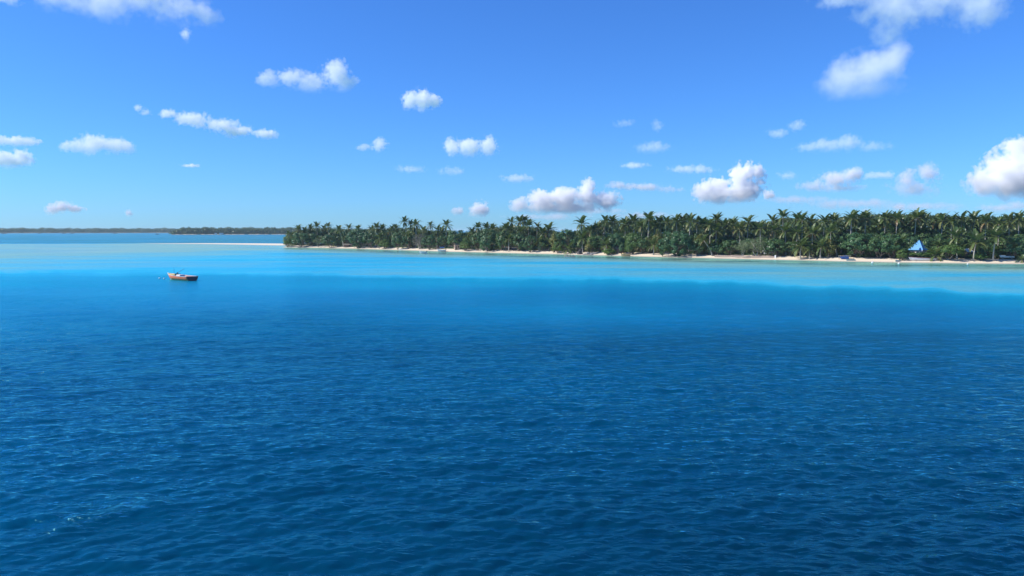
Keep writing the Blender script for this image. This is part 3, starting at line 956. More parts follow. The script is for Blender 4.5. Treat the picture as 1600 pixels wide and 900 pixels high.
while px < 1635:
    sky_y = float(np.interp(px, *zip(*SKYLINE)))
    big = px > 930
    rows = ((0.92, 26, 'skyline palm crown'), (0.60, 17, 'half hidden palm crown')) if not big else \
        ((0.99, 46, 'skyline palm crown'), (0.76, 28, 'half hidden palm crown'), (0.50, 16, 'low palm crown'))
    foot_y = 12 * F / shore_r(px) + 360
    for f, inl, what in rows:
        q = px + (fr.random() - .5) * 9
        y = foot_y - (foot_y - sky_y) * f + (fr.random() - .3) * 8
        FILL.append((q, y, inl + (fr.random() - .5) * 9, what, 0.75 + 0.4 * fr.random()))
    px += 12 if not big else 12.5
for i, (q, y, inl, what, sc) in enumerate(FILL):
    if i in HIDDEN_PALMS or (1412 < q < 1458 and inl < 24):
        PALM_N[0] += 1
        continue
    o = P(q, y, inl, place_label(what, q), 'coconut palms crowded in the canopy', scale=sc)
    o['fill'] = 'P%d' % i
# a wall of shade behind: broad trees deep in the wood
px = 458.0; i = 0
while px < 1630:
    foot_y = 12 * F / shore_r(px) + 360
    sky_y = float(np.interp(px, *zip(*SKYLINE)))
    for f, inl, what in ((0.62, 22, 'shaded low broad tree'), (0.88, 50 if px > 560 else 30, 'shaded broad tree top')):
        y = foot_y - (foot_y - sky_y) * f
        q = px + (fr.random() - .5) * 6
        if i not in HIDDEN_TREES:
            o = T(q, y, 27, inl, 'round', place_label(what, q), 'broad trees deep in the woods')
            o['fill'] = 'T%d' % i
        else:
            TREE_N[0] += 1
        i += 1
    px += 17

# the wood farther in, which nobody could count
def backwoods():
    g = np.random.default_rng(21)
    Vs, A = [], []
    for p in np.arange(450, 1660, 0.9):
        d = 58 + 22 * g.random() if p > 560 else 34 + 10 * g.random()
        c = ground(p, d)
        sky_y = float(np.interp(p, *zip(*SKYLINE))) + (2 if p > 930 else 4)
        top = CAM_H + (360 - sky_y) / F * (shore_r(p) + d)
        m = 44
        z = c.z + (top - c.z) * g.random(m) ** 0.8
        P_ = np.stack([c.x + g.normal(size=m) * 1.3, c.y + g.normal(size=m) * 3, z], 1)
        n = g.normal(size=(m, 3)) + [0, -0.6, 0.6]; n /= np.linalg.norm(n, axis=1)[:, None]
        u = np.cross(n, g.normal(size=(m, 3))); u /= np.linalg.norm(u, axis=1)[:, None]
        w = np.cross(n, u); s = 0.5 + 0.5 * g.random((m, 1))
        Vs.append(np.stack([P_ - u * s * 1.5, P_ + w * s * .3, P_ + u * s * 1.5, P_ - w * s * .3], 1).reshape(-1, 3))
        A.append(np.full(m * 4, 0.1 + 0.4 * g.random()))
    V = np.concatenate(Vs)
    me = fast_mesh('backwoods', V, np.arange(len(V)).reshape(-1, 4), M_FROND)
    attr(me, 'age', np.concatenate(A))
    tag(obj('backwoods', me), 'dense foliage deep in the woods behind the palms', kind='stuff')
backwoods()

# ground cover along the back of the beach
def undergrowth():
    g = np.random.default_rng(3)
    Vs, A = [], []
    for p in np.arange(446, 1640, 0.55):
        gapn = vnoise(np.array([p]), np.array([0.0]), 9, 41)[0]
        if gapn < 0.38: continue
        q = ground(p, 9 + 7 * g.random() + 5 * gapn)
        m = 16
        hgt = 0.4 + 1.5 * gapn * g.random()
        P_ = np.array(q)[None] + g.normal(size=(m, 3)) * [0.6, 0.8, 0.0] + np.stack([np.zeros(m), np.zeros(m), g.random(m) * hgt], 1)
        n = g.normal(size=(m, 3)) + [0, -0.4, 0.6]; n /= np.linalg.norm(n, axis=1)[:, None]
        u = np.cross(n, g.normal(size=(m, 3))); u /= np.linalg.norm(u, axis=1)[:, None]
        w = np.cross(n, u); s = 0.13 + 0.17 * g.random((m, 1))
        Vs.append(np.stack([P_ - u * s, P_ + w * s * .5, P_ + u * s, P_ - w * s * .5], 1).reshape(-1, 3))
        A.append(np.full(m * 4, 0.2 + 0.5 * g.random()))
    V = np.concatenate(Vs)
    me = fast_mesh('undergrowth', V, np.arange(len(V)).reshape(-1, 4), M_LEAF)
    attr(me, 'age', np.concatenate(A))
    tag(obj('undergrowth', me), 'low weeds and seedlings along the back of the beach', kind='stuff')
undergrowth()

# ------------------------------------------------------------------ the far shore across the lagoon
def far_shore():
    segs = [(-140, 330, 4000, 250, 'far'), (268, 470, 2370, 200, 'near')]
    g = np.random.default_rng(8)
    Vs, Qn, A = [], 0, []
    for x0, x1, r, depth, nm in segs:
        a0, a1 = azim(x0), azim(x1)
        n = 60
        V, Fc = [], []
        for i in range(n + 1):
            a = a0 + (a1 - a0) * i / n
            end = min(1.0, min(i, n - i) / 3 + 0.05) if nm == 'near' else 1
            wob = 12 * math.sin(i * 1.7) + 8 * math.sin(i * 0.6)
            for dr, z in ((-10, -0.6), (4, 0.5), (9, 1.6), (depth * 0.8, 1.8), (depth, -0.6)):
                V.append(polar(a, r + wob + dr * (end if dr > 20 else 1), z))
        for i in range(n):
            for k in range(4):
                b = i * 5 + k
                Fc.append((b, b + 5, b + 6, b + 1))
        me = mesh_from('far_island', V, Fc, M_SAND, True)
        li = np.tile([0.5, 0.6, 1, 1, 1], n + 1)
        attr(me, 'litter', li)
        tag(obj('far_island', me), 'low strip of far shore across the lagoon' if nm == 'far' else 'nearer low strip of far shore across the lagoon', kind='structure')
        m = 2600 if nm == 'far' else 1100
        for j in range(m):
            a = a0 + (a1 - a0) * g.random()
            t = (a - a0) / (a1 - a0)
            taper = 1.0
            if nm == 'near': taper = min(1, 0.45 + t * 6)
            rr = r + 18 + (depth - 50) * g.random() ** 1.6
            h = (12 + 6 * g.random() + 1.2 * math.sin(a * 260) + 1.0 * math.sin(a * 701)) * taper * (1.02 if nm == 'near' else 1.15)
            c = np.array(polar(a, rr, 1.5))
            # a leafy foot
            k = 16
            Pp = c + np.stack([g.normal(size=k) * 3.2, g.normal(size=k) * 3, 0.5 + g.random(k) * h * 0.85], 1)
            nn = g.normal(size=(k, 3)) + [0, -0.5, 0.5]; nn /= np.linalg.norm(nn, axis=1)[:, None]
            u = np.cross(nn, g.normal(size=(k, 3))); u /= np.linalg.norm(u, axis=1)[:, None]
            w = np.cross(nn, u); s = 1.0 + 1.5 * g.random((k, 1))
            Vs.append(np.stack([Pp - u * s, Pp + w * s * .7, Pp + u * s, Pp - w * s * .7], 1).reshape(-1, 3))
            A.append(np.full(k * 4, 0.1 + 0.4 * g.random()))
            # and the palm head over it
            k = 11
            az = g.random(k) * 6.28; el = g.random(k) * 1.7 - 0.7
            d = np.stack([np.cos(az) * np.cos(el), np.sin(az) * np.cos(el), np.sin(el)], 1)
            o = c + [0, 0, h]
            L = 3.4 + g.random((k, 1))
            sd = np.stack([-np.sin(az), np.cos(az), np.zeros(k)], 1) * 0.55
            mid = o + d * L * 0.6
            tip_ = o + d * L * [1, 1, 0.7] - [0, 0, 1.1]
            Vs.append(np.stack([np.broadcast_to(o, mid.shape), mid + sd, tip_, mid - sd], 1).reshape(-1, 3))
            A.append(np.full(k * 4, 0.1 + 0.5 * g.random()))
    V = np.concatenate(Vs)
    me = fast_mesh('far_treeline', V, np.arange(len(V)).reshape(-1, 4), M_FROND)
    attr(me, 'age', np.concatenate(A))
    tag(obj('far_treeline', me), 'far off line of palms on the other side of the lagoon', kind='stuff')
far_shore()
# ------------------------------------------------------------------ boats, huts and small things
def worn(name, rgb, patch, amount, scale=2.2, rough=0.55):
    """old paint with bare or bleached patches of a second colour"""
    t = NT(name)
    tc = t.node('TexCoord').outputs['Object']
    n1 = t.node('TexNoise', Vector=t.vmath('MULTIPLY', tc, (1, 1, 2.5)).outputs[0], Scale=scale, Detail=6.0, Roughness=0.7).outputs[0]
    f = t.math('MULTIPLY', t.math('SUBTRACT', n1, 0.62 - amount * 0.25, clamp=True), 9.0, clamp=True)
    n2 = t.node('TexNoise', Vector=tc, Scale=scale * 5, Detail=3.0).outputs[0]
    col = t.mix(f, rgb, patch)
    col = t.mix(t.math('MULTIPLY', n2, 0.35), col, tuple(c * 0.5 for c in rgb))
    b = t.node('BsdfPrincipled', Roughness=rough)
    t.l.new(col, b.inputs['Base Color'])
    return t.surf(b.outputs[0])

M_WHITE = worn('weathered_white_paint', (0.78, 0.77, 0.74), (0.55, 0.52, 0.47), 0.3)
M_ORANGE = worn('worn_orange_paint', (0.82, 0.17, 0.045), (0.82, 0.46, 0.32), 0.24, 1.6)
M_CREAM = worn('worn_cream_paint', (0.72, 0.42, 0.16), (0.75, 0.62, 0.45), 0.5)
M_YELLOWP = worn('yellow_deck_paint', (0.70, 0.52, 0.11), (0.62, 0.50, 0.30), 0.4)
M_MAROON = worn('dark_maroon_paint', (0.10, 0.045, 0.045), (0.16, 0.08, 0.07), 0.3)
M_PINK = worn('bleached_red_paint', (0.58, 0.30, 0.24), (0.70, 0.55, 0.48), 0.5)
M_BLACK = paint('black_rubber', (0.015, 0.015, 0.018), 0.5)
M_GREYM = paint('grey_metal', (0.32, 0.33, 0.34), 0.4, 0.5)
M_BLUE = paint('blue_canvas', (0.035, 0.12, 0.42), 0.7)
M_ROOF = worn('blue_sheet_roof', (0.07, 0.30, 0.58), (0.12, 0.36, 0.60), 0.3, 0.8, 0.4)
M_TAN = paint('tan_boarding', (0.55, 0.40, 0.30), 0.8)
M_TIMBER = paint('weathered_timber', (0.20, 0.14, 0.10), 0.85)
M_THATCH = paint('grey_thatch', (0.26, 0.23, 0.18), 0.95, 0, 0.6, 3)
M_ROCK = paint('grey_coral_rock', (0.27, 0.25, 0.23), 0.9, 0, 0.8, 1.2)
M_DARKROCK = paint('dark_wet_rock', (0.07, 0.055, 0.05), 0.7, 0, 0.8, 1.2)
M_CONC = worn('stained_concrete', (0.34, 0.25, 0.20), (0.50, 0.42, 0.34), 0.4, 0.8, 0.9)
M_GLASS = paint('dark_window_glass', (0.02, 0.025, 0.03), 0.08)
M_SKIN = paint('brown_skin', (0.20, 0.11, 0.07), 0.6)
M_SHIRT = paint('dark_shirt_cloth', (0.04, 0.045, 0.06), 0.8)
M_RED = paint('red_float_plastic', (0.55, 0.09, 0.03), 0.45)
M_GREENP = worn('pale_green_paint', (0.40, 0.52, 0.46), (0.6, 0.62, 0.56), 0.4)

def hull_point(t, u, L, B, D, rise, flare):
    """outer skin: t 0 stern .. 1 bow, u 0 keel .. 1 gunwale"""
    k0, kp = (0.55, 2.6) if B > 2.5 else (0.42, 2.1)         # the barge is fuller in the bow
    full = (1 - max(0.0, (t - k0) / (1 - k0)) ** kp)
    bm = B / 2 * (0.90 + 0.10 * math.sin(math.pi * min(1, t + 0.25))) * max(full, 0.012)
    keel = -0.28 + 0.55 * max(0.0, (t - 0.72) / 0.28) ** 2.2 * (D * 0.5)
    sheer = D + rise * t ** 2.4
    prof = 1 - (1 - u) ** 6
    y = bm * (prof * (1 - flare) + u * flare)
    z = keel + (sheer - keel) * u
    x = (t - 0.5) * L + (0.10 * L * (u - 0.45) * max(0.0, (t - 0.55) / 0.45) ** 1.5)
    return Vector((x, y, z))

def hull_strip(L, B, D, rise, u0, u1, flare=0.25, nst=18, nu=4, inset=0.0, out=0.0):
    V, Fc = [], []
    for sgn in (1, -1):
        b = len(V)
        for i in range(nst + 1):
            for j in range(nu + 1):
                p = hull_point(i / nst, u0 + (u1 - u0) * j / nu, L, B - 2 * inset + 2 * out, D, rise, flare)
                V.append(Vector((p.x, p.y * sgn, p.z)))
        for i in range(nst):
            for j in range(nu):
                a = b + i * (nu + 1) + j
                f = (a, a + nu + 1, a + nu + 2, a + 1)
                Fc.append(f if sgn < 0 else f[::-1])
    return V, Fc

def rail_tube(L, B, D, rise, r, out=0.0, u=1.0, t1=1.0):
    V, Fc = [], []
    for sgn in (1, -1):
        pts = []
        for i in range(19):
            p = hull_point(t1 * i / 18, u, L, B + 2 * out, D, rise, 0.25)
            pts.append((p.x, p.y * sgn, p.z + 0.01))
        tube(V, Fc, pts, [r] * len(pts), 6)
    return V, Fc

def transom(L, B, D, rise, thick=0.08, x=0.0):
    V, Fc = [], []
    n = 8
    for xx in (x, x - thick):
        for j in range(n + 1):
            p = hull_point(0, j / n, L, B, D, rise, 0.25); V.append(Vector((-L / 2 + xx, p.y, p.z)))
        for j in range(n, -1, -1):
            p = hull_point(0, j / n, L, B, D, rise, 0.25); V.append(Vector((-L / 2 + xx, -p.y, p.z)))
    m = 2 * (n + 1)
    Fc.append(tuple(range(m))[::-1]); Fc.append(tuple(range(m, 2 * m)))
    for k in range(m):
        Fc.append((k, (k + 1) % m, m + (k + 1) % m, m + k))
    return V, Fc

def deck(L, B, D, rise, t0, t1, u, up=0.0, n=10):
    V, Fc = [], []
    for dz in (0.0, -0.05):
        for i in range(n + 1):
            p = hull_point(t0 + (t1 - t0) * i / n, u, L, B - 0.06, D, rise, 0.25)
            V.append(Vector((p.x, p.y, p.z + up + dz))); V.append(Vector((p.x, -p.y, p.z + up + dz)))
    m = 2 * (n + 1)
    for i in range(n):
        a = 2 * i
        Fc.append((a, a + 1, a + 3, a + 2)); Fc.append((m + a, m + a + 2, m + a + 3, m + a + 1))
        Fc.append((a, a + 2, m + a + 2, m + a)); Fc.append((a + 1, m + a + 1, m + a + 3, a + 3))
    Fc.append((0, m, m + 1, 1)); Fc.append((m - 2, m - 1, 2 * m - 1, 2 * m - 2))
    return V, Fc

def add(name, VF, mat, parent, smooth=False):
    return obj(name, mesh_from(name, VF[0], VF[1], mat, smooth), parent)

def boxes(*bs):
    V, Fc = [], []
    for b in bs: box(V, Fc, *b)
    return V, Fc

def outboard(parent, L, D, y=0.0, mat=None, s=1.0):
    V, Fc = [], []
    box(V, Fc, (-L / 2 - 0.28 * s, y, D + 0.32 * s), (0.5 * s, 0.36 * s, 0.42 * s))
    o = add('outboard_motor', (V, Fc), mat or M_BLACK, parent)
    bv = o.modifiers.new('bevel', 'BEVEL'); bv.width = 0.07 * s; bv.segments = 2
    V, Fc = [], []
    tube(V, Fc, [(-L / 2 - 0.25 * s, y, D + 0.1 * s), (-L / 2 - 0.28 * s, y, -0.35)], [0.09 * s, 0.07 * s], 6)
    add('motor_leg', (V, Fc), M_GREYM, o)
    return o

def skiff(name, label, loc, heading, L, B, D, rise, hull_mat, rail_mat, motor=True, thwarts=2, cat='boat', inner=None, group=None):
    root = empty(name, loc, heading)
    tag(root, label, cat, group)
    V, Fc = hull_strip(L, B, D, rise, 0, 1)
    h = add('hull', (V, Fc), hull_mat, root, True)
    so = h.modifiers.new('thickness', 'SOLIDIFY'); so.thickness = 0.06; so.offset = -1
    add('transom', transom(L, B, D, rise), hull_mat, root)
    add('floor', deck(L, B, D, rise, 0.02, 0.88, 0.35), inner or M_GREYM, root)
    add('rub_rail', rail_tube(L, B, D, rise, 0.05), rail_mat, root, True)
    for i in range(thwarts):
        tt = 0.2 + 0.45 * i / max(1, thwarts - 1)
        p = hull_point(tt, 0.8, L, B, D, rise, 0.25)
        add('seat', boxes(((p.x, 0, p.z), (0.28, 2 * p.y * 0.97, 0.05))), M_TIMBER, root)
    add('foredeck', deck(L, B, D, rise, 0.8, 0.985, 1.0, -0.03), rail_mat, root)
    if motor: outboard(root, L, D)
    return root

def heading_of(dx_right, dy_away):
    return math.atan2(dy_away, dx_right)

# --- the orange barge on its mooring
def barge():
    L, B, D, rise = 9.4, 3.1, 0.98, 0.50
    mid = at(282.5, 437.6)
    root = empty('moored_barge', (mid.x, mid.y, 0.02), heading_of(-0.83, 0.55))
    tag(root, 'worn orange open barge with yellow foredeck moored on the pale water', 'boat')
    h = add('hull', hull_strip(L, B, D, rise, 0.0, 0.38), M_CREAM, root, True)
    b = add('topside', hull_strip(L, B, D, rise, 0.38, 0.93, out=0.025), M_ORANGE, root, True)
    for o in (h, b):
        so = o.modifiers.new('thickness', 'SOLIDIFY'); so.thickness = 0.05; so.offset = -1
    add('gunwale', hull_strip(L, B, D, rise, 0.93, 1.0, out=0.035, nu=1), M_PINK, root, True)
    add('inner_skin', hull_strip(L, B, D, rise, 0.30, 0.985, inset=0.11), M_PINK, root, True)
    add('rub_rail', rail_tube(L, B, D, rise, 0.045, out=0.03), M_WHITE, root, True)
    add('transom', transom(L, B, D, rise, 0.10, -0.004), M_MAROON, root)
    add('transom_cap', boxes(((-L / 2 - 0.05, 0, D + 0.05), (0.2, B * 0.92, 0.07))), M_PINK, root)
    add('floor', deck(L, B, D, rise, 0.02, 0.68, 0.40), M_MAROON, root)
    add('foredeck', deck(L, B, D, rise, 0.66, 0.985, 1.0, 0.02), M_YELLOWP, root)
    p = hull_point(0.66, 1, L, B, D, rise, .25)
    add('bulkhead', boxes(((p.x + 0.02, 0, p.z * 0.55), (0.06, 2 * p.y * 0.93, p.z * 0.9))), M_YELLOWP, root)
    add('bow_cap', boxes(((L / 2 + 0.42, 0, D + rise + 0.06), (0.55, 0.30, 0.12))), M_WHITE, root)
    ec = add('engine_cover', boxes(((-0.35, 0.25, D + 0.06), (1.6, 1.4, 0.5))), M_WHITE, root)
    bv = ec.modifiers.new('bevel', 'BEVEL'); bv.width = 0.12; bv.segments = 3
    add('cover_lid', boxes(((-0.35, 0.25, D + 0.34), (1.4, 1.2, 0.06))), M_WHITE, ec)
    V, Fc = boxes(((1.0, 0.35, D + 0.30), (0.55, 0.8, 0.5)), ((1.3, -0.5, D + 0.25), (0.45, 0.5, 0.4)))
    tube(V, Fc, [(1.05, 0.2, D + 0.5), (1.05, 0.2, D + 0.85)], [0.12, 0.10], 7)
    add('winch', (V, Fc), M_BLACK, root)
    for x in (-2.2, -3.2):
        add('seat', boxes(((x, 0, D - 0.1), (0.4, B * 0.86, 0.06))), M_TIMBER if x < -3 else M_MAROON, root)
    V, Fc = [], []
    tube(V, Fc, [(2.2, 0.3, D + 0.55), (2.2, 0.3, D + 2.1)], [0.035, 0.02], 5)
    add('mast_pole', (V, Fc), M_BLACK, root)
    V, Fc = [], []
    tube(V, Fc, [(1.2, 0.3, D + 0.6), (-0.2, -0.9, D + 1.75)], [0.045, 0.03], 5)
    add('steering_pole', (V, Fc), M_BLACK, root)
    V, Fc = [], []
    tube(V, Fc, [(L / 2 + 0.6, 0, D + rise), (L / 2 + 1.3, 0.1, 0.55), (L / 2 + 2.3, 0.2, 0.02)], [0.025] * 3, 4)
    add('mooring_rope', (V, Fc), M_TAN, root)
    tyre = None
    return root
barge()

def buoy(px, py, r, label, mat, name='mooring_buoy', cat='buoy'):
    p = at(px, py)
    root = empty(name, (p.x, p.y, 0))
    tag(root, label, cat)
    bm = bmesh.new()
    bmesh.ops.create_uvsphere(bm, u_segments=14, v_segments=9, radius=r)
    for v in bm.verts: v.co.z = v.co.z * 0.85 + r * 0.45
    me = bpy.data.meshes.new('float'); bm.to_mesh(me); bm.free(); me.materials.append(mat)
    me.polygons.foreach_set('use_smooth', [True] * len(me.polygons))
    obj('float', me, root)
    V, Fc = [], []
    tube(V, Fc, [(0, 0, r * 1.2), (0, 0, r * 1.7)], [r * 0.16, r * 0.16], 6)
    add('mooring_eye', (V, Fc), M_GREYM, root)
    return root
buoy(249.2, 435.2, 0.2, 'white buoy farther out on the mooring line of the orange barge', M_WHITE)
buoy(256.3, 435.8, 0.19, 'white buoy just off the bow of the orange barge', M_WHITE)
buoy(1363, 410.8, 0.40, 'white buoy floating off the beach under the huge dark round tree', M_WHITE)
buoy(1404.5, 412.4, 0.40, 'white buoy floating beside the pale green skiff', M_WHITE)
buoy(1512, 413.3, 0.30, 'small pale buoy floating before the first beach palm', M_WHITE)

def awning(root, L, x0, x1, w, z0, z1, mat):
    V, Fc = [], []
    n = 6
    for dz in (0, -0.05):
        for xx in (x0, x1):
            for i in range(n + 1):
                f = i / n * 2 - 1
                V.append(Vector((xx, f * w / 2, z1 + 0.22 * (1 - f * f) + dz)))
    k = n + 1
    for i in range(n):
        Fc.append((i, i + 1, k + i + 1, k + i)); Fc.append((2 * k + i, 3 * k + i, 3 * k + i + 1, 2 * k + i + 1))
    for a, b in ((0, 2 * k), (k, 3 * k)):
        for i in range(n): Fc.append((a + i, b + i, b + i + 1, a + i + 1))
    c = add('canopy', (V, Fc), mat, root)
    for xx in (x0 + 0.1, x1 - 0.1):
        for yy in (-w / 2 + 0.06, w / 2 - 0.06):
            V, Fc = [], []
            tube(V, Fc, [(xx, yy, z0), (xx, yy, z1)], [0.03, 0.03], 5)
            add('canopy_post', (V, Fc), M_GREYM, root)

# boats along the island
p = at(690, 393.0)
b = skiff('canopy_boat', 'white boat with a blue canopy and dark motor close to the left beach', (p.x, p.y, 0), heading_of(-0.96, -0.25), 4.4, 1.8, 0.95, 0.4, M_WHITE, M_WHITE)
awning(b, 4.4, -1.5, 1.1, 1.6, 0.9, 2.3, M_BLUE)
p = at(661, 396.1)
skiff('small_skiff', 'small white skiff with a dark motor afloat, farthest out off the left beach', (p.x, p.y, 0), heading_of(-0.97, -0.2), 3.4, 1.6, 0.9, 0.35, M_WHITE, M_WHITE)
p = at(630, 390.6)
skiff('beached_skiff', 'low white skiff lying at the waterline under the left trees', (p.x, p.y, 0.02), heading_of(-0.99, 0.1), 5.6, 1.5, 0.55, 0.25, M_WHITE, M_GREENP)
p = at(977, 400.3)
yb = skiff('cream_boat', 'cream yellow boat with a dark motor grounded before the lime green trees', (p.x, p.y, 0.05), heading_of(-0.93, -0.3), 4.3, 1.9, 0.80, 0.45, M_CREAM, M_CREAM)
add('cuddy', boxes(((0.6, 0, 1.15), (1.5, 1.2, 0.6))), M_CREAM, yb)
p = at(1402, 409.6)
skiff('green_skiff', 'pale green skiff with dark motor just off the beach before the long white boat', (p.x, p.y, 0), heading_of(-0.75, -0.55), 2.8, 1.3, 0.7, 0.25, M_GREENP, M_GREENP)
g0 = ground(1443, 5)
lb = skiff('long_white_boat', 'long white wooden boat pulled up on the beach before the blue roofed hut', (g0.x, g0.y, g0.z + 0.22), heading_of(-0.99, 0.10), 9.3, 1.7, 0.75, 0.45, M_WHITE, M_PINK, motor=True, thwarts=4)
for xx in (-2.6, 2.4):
    add('cradle', boxes(((xx, 0, -0.32), (0.25, 1.5, 0.2))), M_TIMBER, lb)

def person(name, label, loc, heading, shirt=None, seated=True):
    """small seated paddler, one continuous body"""
    root = empty(name, loc, heading)
    tag(root, label, 'person')
    me = bpy.data.meshes.new('body'); bm = bmesh.new()
    J = [((0, 0, .12), .15), ((0, 0, .36), .15), ((.02, 0, .58), .17), ((.03, 0, .70), .07), ((.06, 0, .86), .105),
         ((.02, .2, .60), .07), ((.2, .26, .40), .05), ((.38, .18, .42), .04), ((.02, -.2, .60), .07), ((.2, -.26, .40), .05), ((.38, -.18, .42), .04),
         ((.38, .11, .2), .085), ((.62, .12, .02), .055), ((.38, -.11, .2), .085), ((.62, -.12, .02), .055)]
    E = [(0, 1), (1, 2), (2, 3), (3, 4), (2, 5), (5, 6), (6, 7), (2, 8), (8, 9), (9, 10), (0, 11), (11, 12), (0, 13), (13, 14)]
    vs = [bm.verts.new(j[0]) for j in J]
    for a, b in E: bm.edges.new((vs[a], vs[b]))
    bm.to_mesh(me); bm.free()
    o = obj('body', me, root)
    sk = o.modifiers.new('skin', 'SKIN')
    for i, (_, r) in enumerate(J):
        me.skin_vertices[0].data[i].radius = (r, r)
    me.skin_vertices[0].data[0].use_root = True
    o.modifiers.new('sub', 'SUBSURF').levels = 1
    me.materials.append(shirt or M_SHIRT)
    bm = bmesh.new()
    bmesh.ops.create_icosphere(bm, subdivisions=2, radius=0.118)
    for v in bm.verts: v.co += Vector((0.045, 0, 0.90))
    hm = bpy.data.meshes.new('hair'); bm.to_mesh(hm); bm.free(); hm.materials.append(M_BLACK)
    obj('hair', hm, root)
    return root

p = at(890.5, 400.9)
hd = heading_of(-0.99, 0.12)
cn = skiff('paddling_canoe', 'narrow pinkish canoe with paddlers off the middle beach', (p.x, p.y, 0), hd, 5.0, 0.8, 0.26, 0.14, M_PINK, M_PINK, motor=False, thwarts=3, cat='canoe')
for i, (x, lab) in enumerate(((1.1, 'person in dark clothing seated at the front of the canoe'), (-0.15, 'person in dark clothing seated in the middle of the canoe'), (-1.5, 'person in dark clothing seated at the back of the canoe'))):
    q = Vector((p.x + math.cos(hd) * x, p.y + math.sin(hd) * x, 0.02))
    person('person', lab, q, hd)

# --- the hut with the blue roof
def blue_hut():
    d = shore_r(1437) + 18
    g = ground(1437, 18)
    m = d / F
    root = empty('blue_roofed_hut', g, -azim(1437) - R(24))
    tag(root, 'hut with a steep pointed blue roof among the trees behind the long white boat', 'hut')
    w = 5.6
    ztop = CAM_H + (360 - 373.4) * m - g.z
    zeave = CAM_H + (360 - 386.5) * m - g.z
    add('wall', boxes(((0, 0, (zeave - 0.1) / 2), (w * 0.78, w * 0.78, zeave - 0.1))), M_WHITE, root)
    V = [Vector((-w / 2, -w / 2, zeave)), Vector((w / 2, -w / 2, zeave)), Vector((w / 2, w / 2, zeave)), Vector((-w / 2, w / 2, zeave)),
         Vector((0, 0, ztop))]
    V += [v - Vector((0, 0, 0.12)) for v in V]
    Fc = [(0, 1, 4), (1, 2, 4), (2, 3, 4), (3, 0, 4), (5, 9, 6), (6, 9, 7), (7, 9, 8), (8, 9, 5), (0, 5, 6, 1), (1, 6, 7, 2), (2, 7, 8, 3), (3, 8, 5, 0)]
    rf = add('roof', (V, Fc), M_ROOF, root)
    for a in range(4):
        V2, F2 = [], []
        tube(V2, F2, [V[a] + Vector((0, 0, 0.03)), V[4] + Vector((0, 0, 0.05))], [0.07, 0.07], 5)
        add('ridge_cap', (V2, F2), M_ROOF, rf)
    add('eave_board', boxes(((w * 0.42, -w / 2 - 0.03, zeave - 0.28), (0.9, 0.05, 0.5))), M_WHITE, root)
    add('window', boxes(((0.6, -w * 0.39 - 0.02, zeave * 0.55), (1.0, 0.05, 0.8))), M_GLASS, root)
    add('door', boxes(((-1.0, -w * 0.39 - 0.02, 0.95), (0.85, 0.05, 1.9))), M_TIMBER, root)
blue_hut()

def gable_hut(px, inland, w, dpt, wall_h, roof_h, label, wall, roof, rot=0.0, name='small_hut', cat='hut', lift=0.0):
    g = ground(px, inland)
    root = empty(name, (g.x, g.y, g.z + lift), -azim(px) + rot)
    tag(root, label, cat)
    add('wall', boxes(((0, 0, wall_h / 2), (w * 0.88, dpt * 0.88, wall_h))), wall, root)
    V = []
    for z0 in (0.0, -0.09):
        for x in (-w / 2, w / 2):
            V += [Vector((x, -dpt / 2, wall_h + 0.02 + z0)), Vector((x, 0, wall_h + roof_h + z0)), Vector((x, dpt / 2, wall_h + 0.02 + z0))]
    Fc = [(0, 3, 4, 1), (1, 4, 5, 2), (6, 7, 10, 9), (7, 8, 11, 10), (0, 6, 9, 3), (2, 5, 11, 8), (0, 1, 7, 6), (1, 2, 8, 7), (3, 9, 10, 4), (4, 10, 11, 5)]
    add('roof', (V, Fc), roof, root)
    add('door', boxes(((-w * 0.2, -dpt * 0.44 - 0.02, wall_h * 0.42), (0.8, 0.05, wall_h * 0.84))), M_TIMBER, root)
    add('window', boxes(((w * 0.2, -dpt * 0.44 - 0.02, wall_h * 0.58), (0.8, 0.05, wall_h * 0.35))), M_GLASS, root)
    return root
gable_hut(714, 10, 3.4, 3.0, 2.6, 1.0, 'tan walled hut peeping out under the round topped dark tree', M_TAN, M_THATCH, 0.2)
gable_hut(543, 9, 6.0, 3.0, 1.7, 0.5, 'low grey roofed shelter behind the leaning palm at the left end', M_TIMBER, M_THATCH, 0.05, 'low_shelter', 'shelter')
gable_hut(1202, 16, 5.0, 3.5, 2.4, 1.0, 'white walled hut half hidden behind the right end tree of the beach wall', M_WHITE, M_WHITE, 0.3)
gable_hut(1512, 14, 3.6, 3.2, 2.2, 1.3, 'little hut with a bright white roof left of the first beach palm', M_TIMBER, M_WHITE, 0.95)
gable_hut(968, 10, 3.4, 2.6, 2.0, 0.9, 'small grey thatched hut in the shade above the yellow boat', M_TIMBER, M_THATCH, -0.1)

